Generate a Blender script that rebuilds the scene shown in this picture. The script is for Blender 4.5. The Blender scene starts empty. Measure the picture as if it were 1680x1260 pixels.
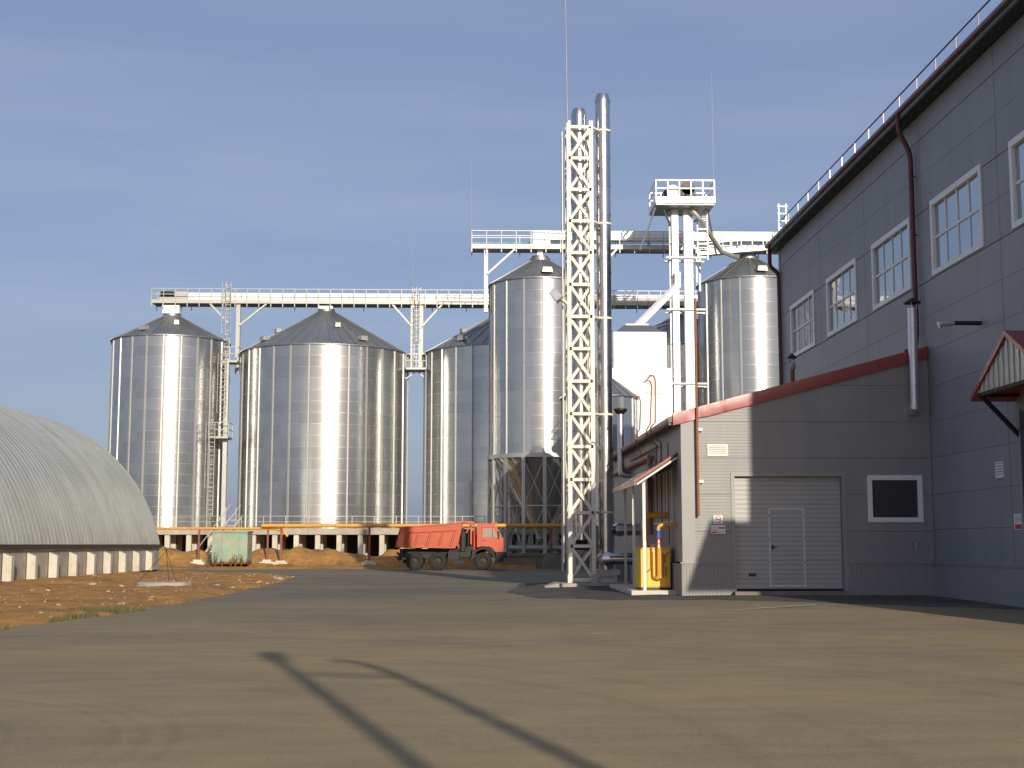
import bpy, math, random
from mathutils import Vector, Matrix, noise
R = math.radians
rnd = random.Random(11)
sc = bpy.context.scene
col = sc.collection

# ------------------------------------------------------------------ camera
cam = bpy.data.objects.new('camera', bpy.data.cameras.new('camera'))
col.objects.link(cam)
cam.location = (0, 0, 1.6)
cam.rotation_euler = (R(96.82), 0, R(-1.59))
cam.data.sensor_width = 36.0
cam.data.lens = 47.14
cam.data.clip_end = 6000
sc.camera = cam

# ------------------------------------------------------------------ light
SUN_AZ, SUN_EL = 14.4, 17.0          # degrees right of straight behind the camera, above the horizon
world = bpy.data.worlds.new('World'); sc.world = world; world.use_nodes = True
wn, wl = world.node_tree.nodes, world.node_tree.links
wn.clear()
wo = wn.new('ShaderNodeOutputWorld'); bg = wn.new('ShaderNodeBackground')
sky = wn.new('ShaderNodeTexSky'); sky.sky_type = 'NISHITA'; sky.sun_disc = False
sky.sun_elevation = R(SUN_EL); sky.sun_rotation = R(180 - SUN_AZ)
sky.altitude = 100; sky.air_density = 1.0; sky.dust_density = 2.2; sky.ozone_density = 1.6
tc = wn.new('ShaderNodeTexCoord'); mp = wn.new('ShaderNodeMapping')
mp.inputs['Scale'].default_value = (1.0, 1.0, 7.0)
mp.inputs['Rotation'].default_value = (R(4), R(9), 0)
nz = wn.new('ShaderNodeTexNoise'); nz.inputs['Scale'].default_value = 2.2
nz.inputs['Detail'].default_value = 6; nz.inputs['Roughness'].default_value = 0.55
rp = wn.new('ShaderNodeMapRange'); rp.inputs['From Min'].default_value = 0.42; rp.inputs['From Max'].default_value = 0.8
rp.inputs['To Min'].default_value = 0.0; rp.inputs['To Max'].default_value = 0.6
mx = wn.new('ShaderNodeMix'); mx.data_type = 'RGBA'
hs = wn.new('ShaderNodeHueSaturation'); hs.inputs['Saturation'].default_value = 0.70; hs.inputs['Value'].default_value = 1.12
tint = wn.new('ShaderNodeMix'); tint.data_type = 'RGBA'; tint.blend_type = 'MULTIPLY'
tint.inputs['Factor'].default_value = 1.0; tint.inputs['B'].default_value = (1.0, 0.93, 1.0, 1)
wl.new(tc.outputs['Generated'], mp.inputs['Vector']); wl.new(mp.outputs[0], nz.inputs['Vector'])
wl.new(nz.outputs['Fac'], rp.inputs['Value']); wl.new(rp.outputs[0], mx.inputs['Factor'])
wl.new(sky.outputs[0], tint.inputs['A'])
veil = wn.new('ShaderNodeMix'); veil.data_type = 'RGBA'; veil.inputs['Factor'].default_value = 0.566   # even high haze over the whole sky
veil.inputs['B'].default_value = (2.75, 3.65, 5.75, 1)
wl.new(tint.outputs['Result'], veil.inputs['A']); wl.new(veil.outputs['Result'], hs.inputs['Color'])
wl.new(veil.outputs['Result'], mx.inputs['A']); wl.new(hs.outputs[0], mx.inputs['B']); wl.new(mx.outputs['Result'], bg.inputs['Color'])
bg.inputs['Strength'].default_value = 0.10
wl.new(bg.outputs[0], wo.inputs[0])

sun = bpy.data.objects.new('sun', bpy.data.lights.new('sun', 'SUN'))
col.objects.link(sun)
sun.data.energy = 4.6; sun.data.angle = R(0.53); sun.data.color = (1.0, 0.90, 0.74)
sd = Vector((-math.sin(R(SUN_AZ)) * math.cos(R(SUN_EL)), math.cos(R(SUN_AZ)) * math.cos(R(SUN_EL)), -math.sin(R(SUN_EL))))
sun.rotation_euler = sd.to_track_quat('-Z', 'Y').to_euler()
sun.location = (30, -60, 40)
sc.view_settings.view_transform = 'Standard'; sc.view_settings.look = 'None'
sc.view_settings.exposure = 0.0; sc.view_settings.gamma = 1.0
sc.view_settings.use_curve_mapping = False

# ------------------------------------------------------------------ materials
MATS = {}
def pm(name, color, rough=0.6, metal=0.0, var=0.12, scale=3.0, stretch=(1, 1, 1), bump=0.0, bscale=40.0, rand=0.0,
       col2=None, c2scale=1.0, c2lo=0.5, c2hi=0.65, c2stretch=(1, 1, 1), aniso=0.0, coat=0.0, rvar=0.0, groove=None, spec=0.5, c2y=None, speck=0.0, stain=None):
    """Procedural material: noise mottling, optional second colour in patches, bump, per-object variation, panel grooves."""
    m = bpy.data.materials.new(name); m.use_nodes = True
    nt = m.node_tree; n, l = nt.nodes, nt.links
    b = n['Principled BSDF']
    geo = n.new('ShaderNodeNewGeometry')
    def noi(sc_, st, det=5, ro=0.6):
        mpn = n.new('ShaderNodeMapping'); mpn.inputs['Scale'].default_value = st
        l.new(geo.outputs['Position'], mpn.inputs['Vector'])
        t = n.new('ShaderNodeTexNoise'); t.inputs['Scale'].default_value = sc_
        t.inputs['Detail'].default_value = det; t.inputs['Roughness'].default_value = ro
        l.new(mpn.outputs[0], t.inputs['Vector']); return t.outputs['Fac']
    nf = noi(scale, stretch)
    mr = n.new('ShaderNodeMapRange')
    mr.inputs['From Min'].default_value = 0.3; mr.inputs['From Max'].default_value = 0.7
    mr.inputs['To Min'].default_value = 1 - var; mr.inputs['To Max'].default_value = 1 + var
    l.new(nf, mr.inputs['Value'])
    val = mr.outputs[0]
    if rand:
        oi = n.new('ShaderNodeObjectInfo'); rr = n.new('ShaderNodeMapRange')
        rr.inputs['To Min'].default_value = 1 - rand; rr.inputs['To Max'].default_value = 1 + rand
        l.new(oi.outputs['Random'], rr.inputs['Value'])
        mu = n.new('ShaderNodeMath'); mu.operation = 'MULTIPLY'
        l.new(val, mu.inputs[0]); l.new(rr.outputs[0], mu.inputs[1]); val = mu.outputs[0]
    cin = n.new('ShaderNodeRGB'); cin.outputs[0].default_value = (*color, 1)
    cout = cin.outputs[0]
    if col2 is not None:
        f2 = noi(c2scale, c2stretch, 7, 0.65)
        if c2y:                    # dust carried further over one end of the yard
            sy = n.new('ShaderNodeSeparateXYZ'); l.new(geo.outputs['Position'], sy.inputs[0])
            yr = n.new('ShaderNodeMapRange'); yr.interpolation_type = 'SMOOTHSTEP'
            yr.inputs['From Min'].default_value = c2y[0]; yr.inputs['From Max'].default_value = c2y[1]
            yr.inputs['To Min'].default_value = c2y[2]; yr.inputs['To Max'].default_value = c2y[3]
            l.new(sy.outputs[1], yr.inputs['Value'])
            ay = n.new('ShaderNodeMath'); ay.operation = 'ADD'; l.new(f2, ay.inputs[0]); l.new(yr.outputs[0], ay.inputs[1]); f2 = ay.outputs[0]
        m2 = n.new('ShaderNodeMapRange'); m2.inputs['From Min'].default_value = c2lo; m2.inputs['From Max'].default_value = c2hi
        l.new(f2, m2.inputs['Value'])
        mm = n.new('ShaderNodeMix'); mm.data_type = 'RGBA'
        l.new(m2.outputs[0], mm.inputs['Factor']); l.new(cout, mm.inputs['A']); mm.inputs['B'].default_value = (*col2, 1)
        cout = mm.outputs['Result']
    if stain:                      # (colour, scale, low, high): scattered darker spots
        m3 = n.new('ShaderNodeMapRange'); m3.inputs['From Min'].default_value = stain[2]; m3.inputs['From Max'].default_value = stain[3]
        m3.inputs['To Max'].default_value = 0.6
        l.new(noi(stain[1], (0.7, 1.2, 1), 8, 0.7), m3.inputs['Value'])
        ms = n.new('ShaderNodeMix'); ms.data_type = 'RGBA'
        l.new(m3.outputs[0], ms.inputs['Factor']); l.new(cout, ms.inputs['A']); ms.inputs['B'].default_value = (*stain[0], 1); cout = ms.outputs['Result']
    if speck:                      # aggregate grain
        sp = n.new('ShaderNodeMapRange'); sp.inputs['From Min'].default_value = 0.3; sp.inputs['From Max'].default_value = 0.7
        sp.inputs['To Min'].default_value = 1-speck; sp.inputs['To Max'].default_value = 1+speck
        l.new(noi(28, (1, 1, 1), 6, 0.8), sp.inputs['Value'])
        ml = n.new('ShaderNodeMath'); ml.operation = 'MULTIPLY'; l.new(val, ml.inputs[0]); l.new(sp.outputs[0], ml.inputs[1]); val = ml.outputs[0]
    vs = n.new('ShaderNodeVectorMath'); vs.operation = 'SCALE'
    l.new(cout, vs.inputs[0]); l.new(val, vs.inputs['Scale'])
    l.new(vs.outputs[0], b.inputs['Base Color'])
    b.inputs['Roughness'].default_value = rough; b.inputs['Metallic'].default_value = metal
    b.inputs['Specular IOR Level'].default_value = spec
    if coat: b.inputs['Coat Weight'].default_value = coat; b.inputs['Coat Roughness'].default_value = 0.15
    if rvar:
        r2 = n.new('ShaderNodeMapRange'); r2.inputs['From Min'].default_value = 0.3; r2.inputs['From Max'].default_value = 0.7
        r2.inputs['To Min'].default_value = rough - rvar; r2.inputs['To Max'].default_value = rough + rvar
        l.new(noi(scale * 1.7, stretch), r2.inputs['Value']); l.new(r2.outputs[0], b.inputs['Roughness'])
    if aniso:
        b.inputs['Anisotropic'].default_value = aniso
        cr = n.new('ShaderNodeVectorMath'); cr.operation = 'CROSS_PRODUCT'
        l.new(geo.outputs['Normal'], cr.inputs[1]); cr.inputs[0].default_value = (0, 0, 1)
        l.new(cr.outputs[0], b.inputs['Tangent'])
        b.inputs['Anisotropic Rotation'].default_value = 0.25
    nrm = None
    if groove:                     # horizontal micro-profile of sandwich panels: (period, width, strength)
        sx = n.new('ShaderNodeSeparateXYZ'); l.new(geo.outputs['Position'], sx.inputs[0])
        dv = n.new('ShaderNodeMath'); dv.operation = 'DIVIDE'; dv.inputs[1].default_value = groove[0]; l.new(sx.outputs[2], dv.inputs[0])
        fr = n.new('ShaderNodeMath'); fr.operation = 'FRACT'; l.new(dv.outputs[0], fr.inputs[0])
        g2 = n.new('ShaderNodeMapRange'); g2.interpolation_type = 'SMOOTHSTEP'
        g2.inputs['From Min'].default_value = 0; g2.inputs['From Max'].default_value = groove[1]
        l.new(fr.outputs[0], g2.inputs['Value'])
        bp = n.new('ShaderNodeBump'); bp.inputs['Strength'].default_value = groove[2]; bp.inputs['Distance'].default_value = 0.006
        l.new(g2.outputs[0], bp.inputs['Height']); nrm = bp.outputs[0]
    if bump:
        bp2 = n.new('ShaderNodeBump'); bp2.inputs['Strength'].default_value = bump; bp2.inputs['Distance'].default_value = 0.02
        l.new(noi(bscale, (1, 1, 1), 4), bp2.inputs['Height'])
        if nrm: l.new(nrm, bp2.inputs['Normal'])
        nrm = bp2.outputs[0]
    if nrm: l.new(nrm, b.inputs['Normal'])
    MATS[name] = m
    return m

pm('asphalt', (0.160, 0.147, 0.120), 0.9, var=0.11, scale=1.3, stretch=(0.6, 1.5, 1), bump=0.6, bscale=70, speck=0.22, stain=((0.07, 0.066, 0.058), 0.55, 0.66, 0.78),
   col2=(0.41, 0.302, 0.148), c2scale=0.16, c2lo=0.16, c2hi=0.95, c2stretch=(0.8, 1.2, 1), spec=0.2, c2y=(16, 48, .14, -.24))
pm('soil', (0.42, 0.218, 0.068), 0.95, var=0.28, scale=2.2, bump=1.0, bscale=9, col2=(0.29, 0.165, 0.065), c2scale=0.5, c2lo=0.45, c2hi=0.6, spec=0.15)
pm('far_ground', (0.10, 0.085, 0.05), 0.95, var=0.3, scale=0.05, col2=(0.05, 0.07, 0.03), c2scale=0.02)
pm('concrete', (0.40, 0.36, 0.30), 0.85, var=0.16, scale=1.4, bump=0.35, bscale=25, rand=0.06, col2=(0.27, 0.235, 0.18), c2scale=0.9, c2lo=0.5, c2hi=0.75)
pm('concrete_pale', (0.54, 0.50, 0.42), 0.85, var=0.12, scale=1.4, bump=0.3, bscale=25, rand=0.06, col2=(0.42, 0.36, 0.26), c2scale=1.1, c2lo=0.52, c2hi=0.75)
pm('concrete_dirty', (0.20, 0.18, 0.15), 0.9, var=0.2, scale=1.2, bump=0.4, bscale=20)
pm('galv_wall', (0.52, 0.53, 0.52), 0.25, 0.86, var=0.04, scale=1.0, stretch=(.25, .25, 4), rand=0.085, aniso=0.75, rvar=0.012)
pm('galv_post', (0.44, 0.44, 0.415), 0.45, 0.6, var=0.06, scale=4, rand=0.04)
pm('galv_lap', (0.52, 0.52, 0.50), 0.42, 0.75, var=0.25, scale=1.5)
pm('galv_roof', (0.33, 0.34, 0.34), 0.48, 0.85, var=0.10, scale=1.5, rand=0.05)
pm('galv_old', (0.53, 0.535, 0.48), 0.45, 0.6, var=0.06, scale=0.8, stretch=(.5, 3, 0.5), rand=0.05, col2=(0.45, 0.45, 0.39), c2scale=0.5, c2lo=0.45, c2hi=0.7, rvar=0.06)
pm('stainless', (0.60, 0.585, 0.57), 0.23, 1.0, var=0.05, scale=2, rand=0.05, rvar=0.05)
pm('zinc', (0.40, 0.395, 0.37), 0.48, 0.45, var=0.07, scale=3, rand=0.05)
pm('duct_bright', (0.70, 0.70, 0.70), 0.36, 0.9, var=0.10, scale=4, stretch=(1, 1, 6), rand=0.06)
pm('white_sheet', (0.86, 0.86, 0.84), 0.38, 0.0, var=0.03, scale=1.0, rand=0.02, coat=0.3)
pm('cream_paint', (0.72, 0.67, 0.57), 0.5, var=0.06, scale=3, rand=0.04, col2=(0.42, 0.30, 0.18), c2scale=5, c2lo=0.66, c2hi=0.78)
pm('cladding', (0.275, 0.270, 0.262), 0.50, var=0.04, scale=0.8, rand=0.03, col2=(0.235, 0.227, 0.215), c2scale=0.9, c2lo=0.45, c2hi=0.85, c2stretch=(2.5, 2.5, .25), groove=(0.085, 0.28, 0.45), bump=0.03, bscale=3)
pm('cladding_flat', (0.285, 0.280, 0.272), 0.50, var=0.05, scale=0.8, rand=0.02, bump=0.04, bscale=2.5)
pm('cladding_blue', (0.272, 0.278, 0.290), 0.52, var=0.05, scale=0.7, rand=0.04, col2=(0.235, 0.235, 0.235), c2scale=0.8, c2lo=0.45, c2hi=0.85, c2stretch=(2.5, 2.5, .2), groove=(0.05, 0.3, 0.12), bump=0.03, bscale=3)
pm('door_grey', (0.40, 0.395, 0.38), 0.5, var=0.03, scale=1.0, rand=0.02)
pm('trim_pale', (0.58, 0.575, 0.56), 0.5, var=0.03, scale=2)
pm('red_sheet', (0.30, 0.052, 0.050), 0.34, var=0.10, scale=1.6, coat=0.25, bump=0.25, bscale=2.2)
pm('maroon', (0.115, 0.022, 0.024), 0.42, var=0.10, scale=2, coat=0.2)
pm('pvc', (0.78, 0.78, 0.76), 0.4, var=0.03, scale=2)
pm('vent_white', (0.74, 0.71, 0.64), 0.5, var=0.05, scale=3)
pm('joint_dark', (0.05, 0.05, 0.052), 0.7, var=0.1)
pm('orange_paint', (0.46, 0.068, 0.018), 0.45, var=0.10, scale=1.6, col2=(0.36, 0.12, 0.06), c2scale=2.2, c2lo=0.58, c2hi=0.78)
pm('cab_paint', (0.50, 0.062, 0.014), 0.42, var=0.08, scale=1.6, coat=0.15, col2=(0.40, 0.10, 0.04), c2scale=1.5, c2lo=.5, c2hi=.8)
pm('rubber', (0.012, 0.0115, 0.011), 0.8, var=0.2, scale=4)
pm('chassis', (0.013, 0.012, 0.011), 0.65, var=0.25, scale=3)
pm('rim_dirt', (0.03, 0.024, 0.018), 0.7, var=0.2, scale=5)
pm('yellow_paint', (0.74, 0.47, 0.035), 0.45, var=0.07, scale=2, coat=0.15)
pm('gas_pipe', (0.62, 0.30, 0.035), 0.48, var=0.09, scale=3, coat=0.1)
pm('brown_pipe', (0.30, 0.115, 0.055), 0.5, var=0.12, scale=3, coat=0.1)
pm('rust_post', (0.22, 0.070, 0.038), 0.6, var=0.2, scale=4)
pm('gutter_brown', (0.16, 0.085, 0.05), 0.5, var=0.15, scale=3)
pm('gutter_dark', (0.055, 0.040, 0.030), 0.7, var=0.25, scale=4)
pm('turquoise', (0.20, 0.345, 0.275), 0.65, var=0.16, scale=1.5, col2=(0.33, 0.30, 0.20), c2scale=1.7, c2lo=0.36, c2hi=0.66, rand=0.05)
pm('rust', (0.20, 0.075, 0.03), 0.8, var=0.25, scale=6)
pm('dark_steel', (0.045, 0.042, 0.04), 0.5, 0.6, var=0.15)
pm('blue_paint', (0.03, 0.10, 0.34), 0.45, var=0.1)
pm('red_paint', (0.55, 0.03, 0.025), 0.45, var=0.08)
pm('sign_white', (0.78, 0.77, 0.76), 0.5, var=0.03)
pm('sign_red', (0.55, 0.06, 0.05), 0.5, var=0.05)
pm('sign_black', (0.03, 0.03, 0.03), 0.5, var=0.05)
pm('sign_grey', (0.42, 0.40, 0.42), 0.5, var=0.05)
pm('stone', (0.42, 0.32, 0.21), 0.9, var=0.25, scale=9, rand=0.35)
pm('grass', (0.11, 0.105, 0.04), 0.8, var=0.3, scale=2)
pm('dry_weed', (0.14, 0.10, 0.05), 0.9, var=0.3, scale=2)
pm('lamp_glass', (0.55, 0.56, 0.58), 0.12, 0.3, var=0.03)
pm('curtain', (0.55, 0.53, 0.47), 0.8, var=0.15, scale=3, stretch=(6, 6, 0.3))
pm('pole_steel', (0.30, 0.30, 0.30), 0.6, 0.4, var=0.1)

def glass(name, dark, refl, warp):
    m = bpy.data.materials.new(name); m.use_nodes = True
    n, l = m.node_tree.nodes, m.node_tree.links
    b = n['Principled BSDF']; b.inputs['Base Color'].default_value = (*dark, 1); b.inputs['Roughness'].default_value = 0.5
    g = n.new('ShaderNodeBsdfGlossy'); g.inputs['Roughness'].default_value = 0.015; g.inputs['Color'].default_value = (0.86, 0.9, 0.92, 1)
    ge = n.new('ShaderNodeNewGeometry'); t = n.new('ShaderNodeTexNoise'); t.inputs['Scale'].default_value = 0.9
    oi = n.new('ShaderNodeObjectInfo'); ad = n.new('ShaderNodeVectorMath'); ad.operation = 'ADD'
    l.new(ge.outputs['Position'], ad.inputs[0]); l.new(oi.outputs['Random'], ad.inputs[1]); l.new(ad.outputs[0], t.inputs['Vector'])
    bp = n.new('ShaderNodeBump'); bp.inputs['Strength'].default_value = warp; bp.inputs['Distance'].default_value = 0.02
    l.new(t.outputs['Fac'], bp.inputs['Height']); l.new(bp.outputs[0], g.inputs['Normal'])
    mxs = n.new('ShaderNodeMixShader'); mxs.inputs[0].default_value = refl
    l.new(b.outputs[0], mxs.inputs[1]); l.new(g.outputs[0], mxs.inputs[2]); l.new(mxs.outputs[0], n['Material Output'].inputs[0])
    MATS[name] = m
glass('glass_sky', (0.03, 0.036, 0.042), 0.55, 0.25)
glass('glass_dark', (0.006, 0.007, 0.007), 0.06, 0.2)
glass('glass_truck', (0.05, 0.06, 0.06), 0.35, 0.1)

def tyre_arcs(c, radii):
    """Faint curved tyre marks rubbed into the asphalt dust."""
    m = MATS['asphalt']; n, l = m.node_tree.nodes, m.node_tree.links
    b = n['Principled BSDF']; src = b.inputs['Base Color'].links[0].from_socket
    ge = n.new('ShaderNodeNewGeometry'); ds = n.new('ShaderNodeVectorMath'); ds.operation = 'DISTANCE'
    ds.inputs[1].default_value = (*c, 0.0); l.new(ge.outputs['Position'], ds.inputs[0])
    t = n.new('ShaderNodeTexNoise'); t.inputs['Scale'].default_value = 0.5; l.new(ge.outputs['Position'], t.inputs['Vector'])
    tot = None
    for rr, w in radii:
        a = n.new('ShaderNodeMath'); a.operation = 'SUBTRACT'; l.new(ds.outputs['Value'], a.inputs[0]); a.inputs[1].default_value = rr
        ab = n.new('ShaderNodeMath'); ab.operation = 'ABSOLUTE'; l.new(a.outputs[0], ab.inputs[0])
        k = n.new('ShaderNodeMapRange'); k.interpolation_type = 'SMOOTHSTEP'; k.inputs['From Min'].default_value = w; k.inputs['From Max'].default_value = 0
        l.new(ab.outputs[0], k.inputs['Value'])
        if tot is None: tot = k.outputs[0]
        else:
            ad = n.new('ShaderNodeMath'); ad.operation = 'ADD'; l.new(tot, ad.inputs[0]); l.new(k.outputs[0], ad.inputs[1]); tot = ad.outputs[0]
    mu = n.new('ShaderNodeMath'); mu.operation = 'MULTIPLY'; l.new(tot, mu.inputs[0]); l.new(t.outputs['Fac'], mu.inputs[1])
    sc_ = n.new('ShaderNodeMath'); sc_.operation = 'MULTIPLY_ADD'; l.new(mu.outputs[0], sc_.inputs[0]); sc_.inputs[1].default_value = -0.15; sc_.inputs[2].default_value = 1.0
    vs = n.new('ShaderNodeVectorMath'); vs.operation = 'SCALE'; l.new(src, vs.inputs[0]); l.new(sc_.outputs[0], vs.inputs['Scale']); l.new(vs.outputs[0], b.inputs['Base Color'])
tyre_arcs((-7.4, 10.6), ((2.9, .10), (3.15, .08), (3.4, .10), (3.65, .08), (4.5, .10), (4.75, .09), (5.0, .1), (9.5, .22), (10.6, .2), (13.5, .25), (14.6, .25), (18.0, .3), (19.2, .3)))

# ------------------------------------------------------------------ mesh helpers
class MB:
    def __init__(s): s.v = []; s.f = []
    def box(s, x0, y0, z0, x1, y1, z1):
        return s.hexa([(x0,y0,z0),(x1,y0,z0),(x1,y1,z0),(x0,y1,z0),(x0,y0,z1),(x1,y0,z1),(x1,y1,z1),(x0,y1,z1)])
    def hexa(s, p):
        b = len(s.v); s.v += [tuple(q) for q in p]
        s.f += [tuple(b+i for i in q) for q in ((3,2,1,0),(4,5,6,7),(0,1,5,4),(1,2,6,5),(2,3,7,6),(3,0,4,7))]
        return s
    def poly(s, pts):
        b = len(s.v); s.v += [tuple(q) for q in pts]; s.f.append(tuple(range(b, b+len(pts)))); return s
    def prism(s, pts, vec):
        b = len(s.v); n = len(pts); vec = Vector(vec)
        s.v += [tuple(q) for q in pts] + [tuple(Vector(q)+vec) for q in pts]
        s.f.append(tuple(range(b+n-1, b-1, -1))); s.f.append(tuple(range(b+n, b+2*n)))
        for i in range(n):
            j = (i+1) % n; s.f.append((b+i, b+j, b+n+j, b+n+i))
        return s
    def bar(s, p, q, w, h=None, up=(0, 0, 1)):
        p, q = Vector(p), Vector(q); d = (q-p).normalized(); up = Vector(up)
        if abs(d.dot(up)) > 0.98: up = Vector((0, 1, 0)) if abs(d.y) < 0.9 else Vector((1, 0, 0))
        a = d.cross(up).normalized()*(w/2); c = a.cross(d).normalized()*((h or w)/2)
        return s.hexa([p-a-c, p+a-c, p+a+c, p-a+c, q-a-c, q+a-c, q+a+c, q-a+c])
    def path(s, pts, r, n=8, caps=True):
        pts = [Vector(p) for p in pts]; rr = r if isinstance(r, (list, tuple)) else [r]*len(pts)
        b = len(s.v); ref = None
        for i, p in enumerate(pts):
            d = (pts[min(i+1, len(pts)-1)]-pts[max(i-1, 0)]).normalized()
            if ref is None or abs(ref.dot(d)) > 0.99:
                ref = Vector((0, 0, 1)) if abs(d.z) < 0.9 else Vector((0, 1, 0))
            a = d.cross(ref).normalized(); c = a.cross(d).normalized(); ref = c
            k = 1.0
            if 0 < i < len(pts)-1:
                d1 = (pts[i]-pts[i-1]).normalized(); k = 1/max(0.6, math.sqrt((1+d1.dot((pts[i+1]-pts[i]).normalized()))/2))
            for t in range(n):
                an = 2*math.pi*t/n; s.v.append(tuple(p+(a*math.cos(an)+c*math.sin(an))*rr[i]*(k if k < 1.3 else 1.3)))
        for i in range(len(pts)-1):
            for t in range(n):
                u = (t+1) % n; s.f.append((b+i*n+t, b+i*n+u, b+(i+1)*n+u, b+(i+1)*n+t))
        if caps:
            s.f.append(tuple(b+t for t in range(n-1, -1, -1))); e = b+(len(pts)-1)*n; s.f.append(tuple(e+t for t in range(n)))
        return s
    def tube(s, p, q, r, n=8): return s.path([p, q], r, n)
    def lathe(s, prof, c=(0, 0), n=24, a0=0, a1=None, cap=True):
        full = a1 is None; a1 = a0+2*math.pi if full else a1
        m = n if full else n+1; b = len(s.v)
        for r, z in prof:
            for t in range(m):
                a = a0+(a1-a0)*t/n; s.v.append((c[0]+r*math.cos(a), c[1]+r*math.sin(a), z))
        for i in range(len(prof)-1):
            for t in range(n):
                u = (t+1) % m; s.f.append((b+i*m+t, b+i*m+u, b+(i+1)*m+u, b+(i+1)*m+t))
        if cap and full:
            s.f.append(tuple(b+t for t in range(m-1, -1, -1))); e = b+(len(prof)-1)*m; s.f.append(tuple(e+t for t in range(m)))
        return s
    def mesh(s, name, mat, smooth=False):
        me = bpy.data.meshes.new(name); me.from_pydata(s.v, [], s.f)
        me.materials.append(MATS[mat])
        if smooth:
            me.polygons.foreach_set('use_smooth', [True]*len(me.polygons)); me.set_sharp_from_angle(angle=R(35))
        me.update(); return me
    def build(s, name, mat, parent=None, smooth=False, local=False):
        return put(s.mesh(name, mat, smooth), name, parent, local=local)

def put(me, name, parent=None, loc=(0, 0, 0), rot=(0, 0, 0), local=True, scale=None):
    """Link one mesh object. local=False: the mesh is in world coordinates and parent is an unrotated thing."""
    o = bpy.data.objects.new(name, me); col.objects.link(o)
    if parent is not None:
        o.parent = parent
        if local: o.location = loc
        else:
            base = Vector(); p = parent
            while p is not None: base += p.location; p = p.parent
            o.location = -base
    else: o.location = loc
    o.rotation_euler = rot
    if scale: o.scale = scale
    return o
def tag(o, label=None, cat=None, group=None, kind=None):
    if label: o['label'] = label
    if cat: o['category'] = cat
    if group: o['group'] = group
    if kind: o['kind'] = kind
    return o
def thing(name, label, cat, loc=(0, 0, 0), rz=0, group=None):
    o = bpy.data.objects.new(name, None); col.objects.link(o); o.location = loc; o.rotation_euler = (0, 0, rz)
    o.empty_display_size = 0.2
    return tag(o, label, cat, group)
def S(a, b, x):
    t = max(0.0, min(1.0, (x-a)/(b-a))); return t*t*(3-2*t)
def nz3(x, y, z=0.0): return noise.noise((x, y, z))

# ------------------------------------------------------------------ ground
def zg(x, y):
    return 0.10*S(25, 55, y)+0.19*S(-1, 7, x)*S(17, 34, y)*(1-S(58, 75, y))
def grid_sheet(name, mat, x0, x1, y0, y1, step, h, keep=None):
    nx, ny = int((x1-x0)/step)+1, int((y1-y0)/step)+1
    idx = {}; m = MB()
    def vid(i, j):
        if (i, j) not in idx:
            x, y = x0+i*step, y0+j*step; idx[(i, j)] = len(m.v); m.v.append((x, y, h(x, y)))
        return idx[(i, j)]
    for j in range(ny-1):
        for i in range(nx-1):
            if keep and not keep(x0+(i+.5)*step, y0+(j+.5)*step): continue
            m.f.append((vid(i, j), vid(i+1, j), vid(i+1, j+1), vid(i, j+1)))
    return m.build(name, mat, smooth=True)
gm = MB(); gm.poly([(-2500, -2500, -0.12), (2500, -2500, -0.12), (2500, 2500, -0.12), (-2500, 2500, -0.12)])
tag(gm.build('ground', 'far_ground'), kind='structure')
tag(grid_sheet('asphalt_yard', 'asphalt', -60, 60, -60, 112, 2.0, lambda x, y: zg(x, y)+0.02*nz3(x*.11, y*.11)), kind='structure')

def inside(poly, x, y):
    c = False; j = len(poly)-1
    for i in range(len(poly)):
        xi, yi = poly[i]; xj, yj = poly[j]
        if (yi > y) != (yj > y) and x < (xj-xi)*(y-yi)/(yj-yi)+xi: c = not c
        j = i
    return c
def sdist(poly, x, y):
    d = 1e9; j = len(poly)-1
    for i in range(len(poly)):
        ax, ay = poly[j]; bx, by = poly[i]; dx, dy = bx-ax, by-ay
        t = max(0, min(1, ((x-ax)*dx+(y-ay)*dy)/(dx*dx+dy*dy))); d = min(d, math.hypot(ax+t*dx-x, ay+t*dy-y)); j = i
    return d if inside(poly, x, y) else -d
NEAR = [(-14, 20.5), (-10.6, 22.6), (-8.9, 25.7), (-8.05, 30), (-7.55, 35.4), (-7.35, 43.7), (-7.45, 56), (-8.1, 63.5), (-9.6, 67), (-12.2, 68.7),
        (-16.5, 71.2), (-19, 72), (-36, 72), (-36, 20.5)]
def h_near(x, y):
    d = sdist(NEAR, x, y)+0.35*nz3(x*.9, y*.9, 3)
    up = S(0, 1.6, d)
    return zg(x, y)-0.06+up*(0.12+0.10*nz3(x*.5, y*.5)+0.06*nz3(x*1.7, y*1.7, 5)+0.03*nz3(x*4, y*4, 9))+0.06*S(-.1, .5, d)
tag(grid_sheet('dirt_verge', 'soil', -20, -6.8, 20, 74, 0.28, h_near, lambda x, y: sdist(NEAR, x, y) > -0.5), kind='structure')
FAR = [(-40, 79), (-19, 80.6), (-10.4, 82.3), (-4.0, 83.4), (3.5, 84.2), (3.5, 100), (-40, 100)]
def h_far(x, y):
    d = sdist(FAR, x, y)+0.4*nz3(x*.7, y*.7, 3)
    base = S(0, 2.2, d)*0.18
    hp = max(0.0, 0.62+0.75*nz3(x*.33, 2.1)+0.35*nz3(x*.9, y*.5, 4))
    bank = S(84.6, 88.6, y)*(1-S(91.0, 94.5, y)*0.6)*hp*1.25
    return zg(x, y)-0.05+base+bank+S(.3, 2, d)*(0.08*nz3(x*1.6, y*1.6)+0.06*nz3(x*4, y*4, 7))
tag(grid_sheet('dirt_bank', 'soil', -30, 4, 78.5, 100, 0.3, h_far, lambda x, y: sdist(FAR, x, y) > -0.6), kind='structure')

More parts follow.
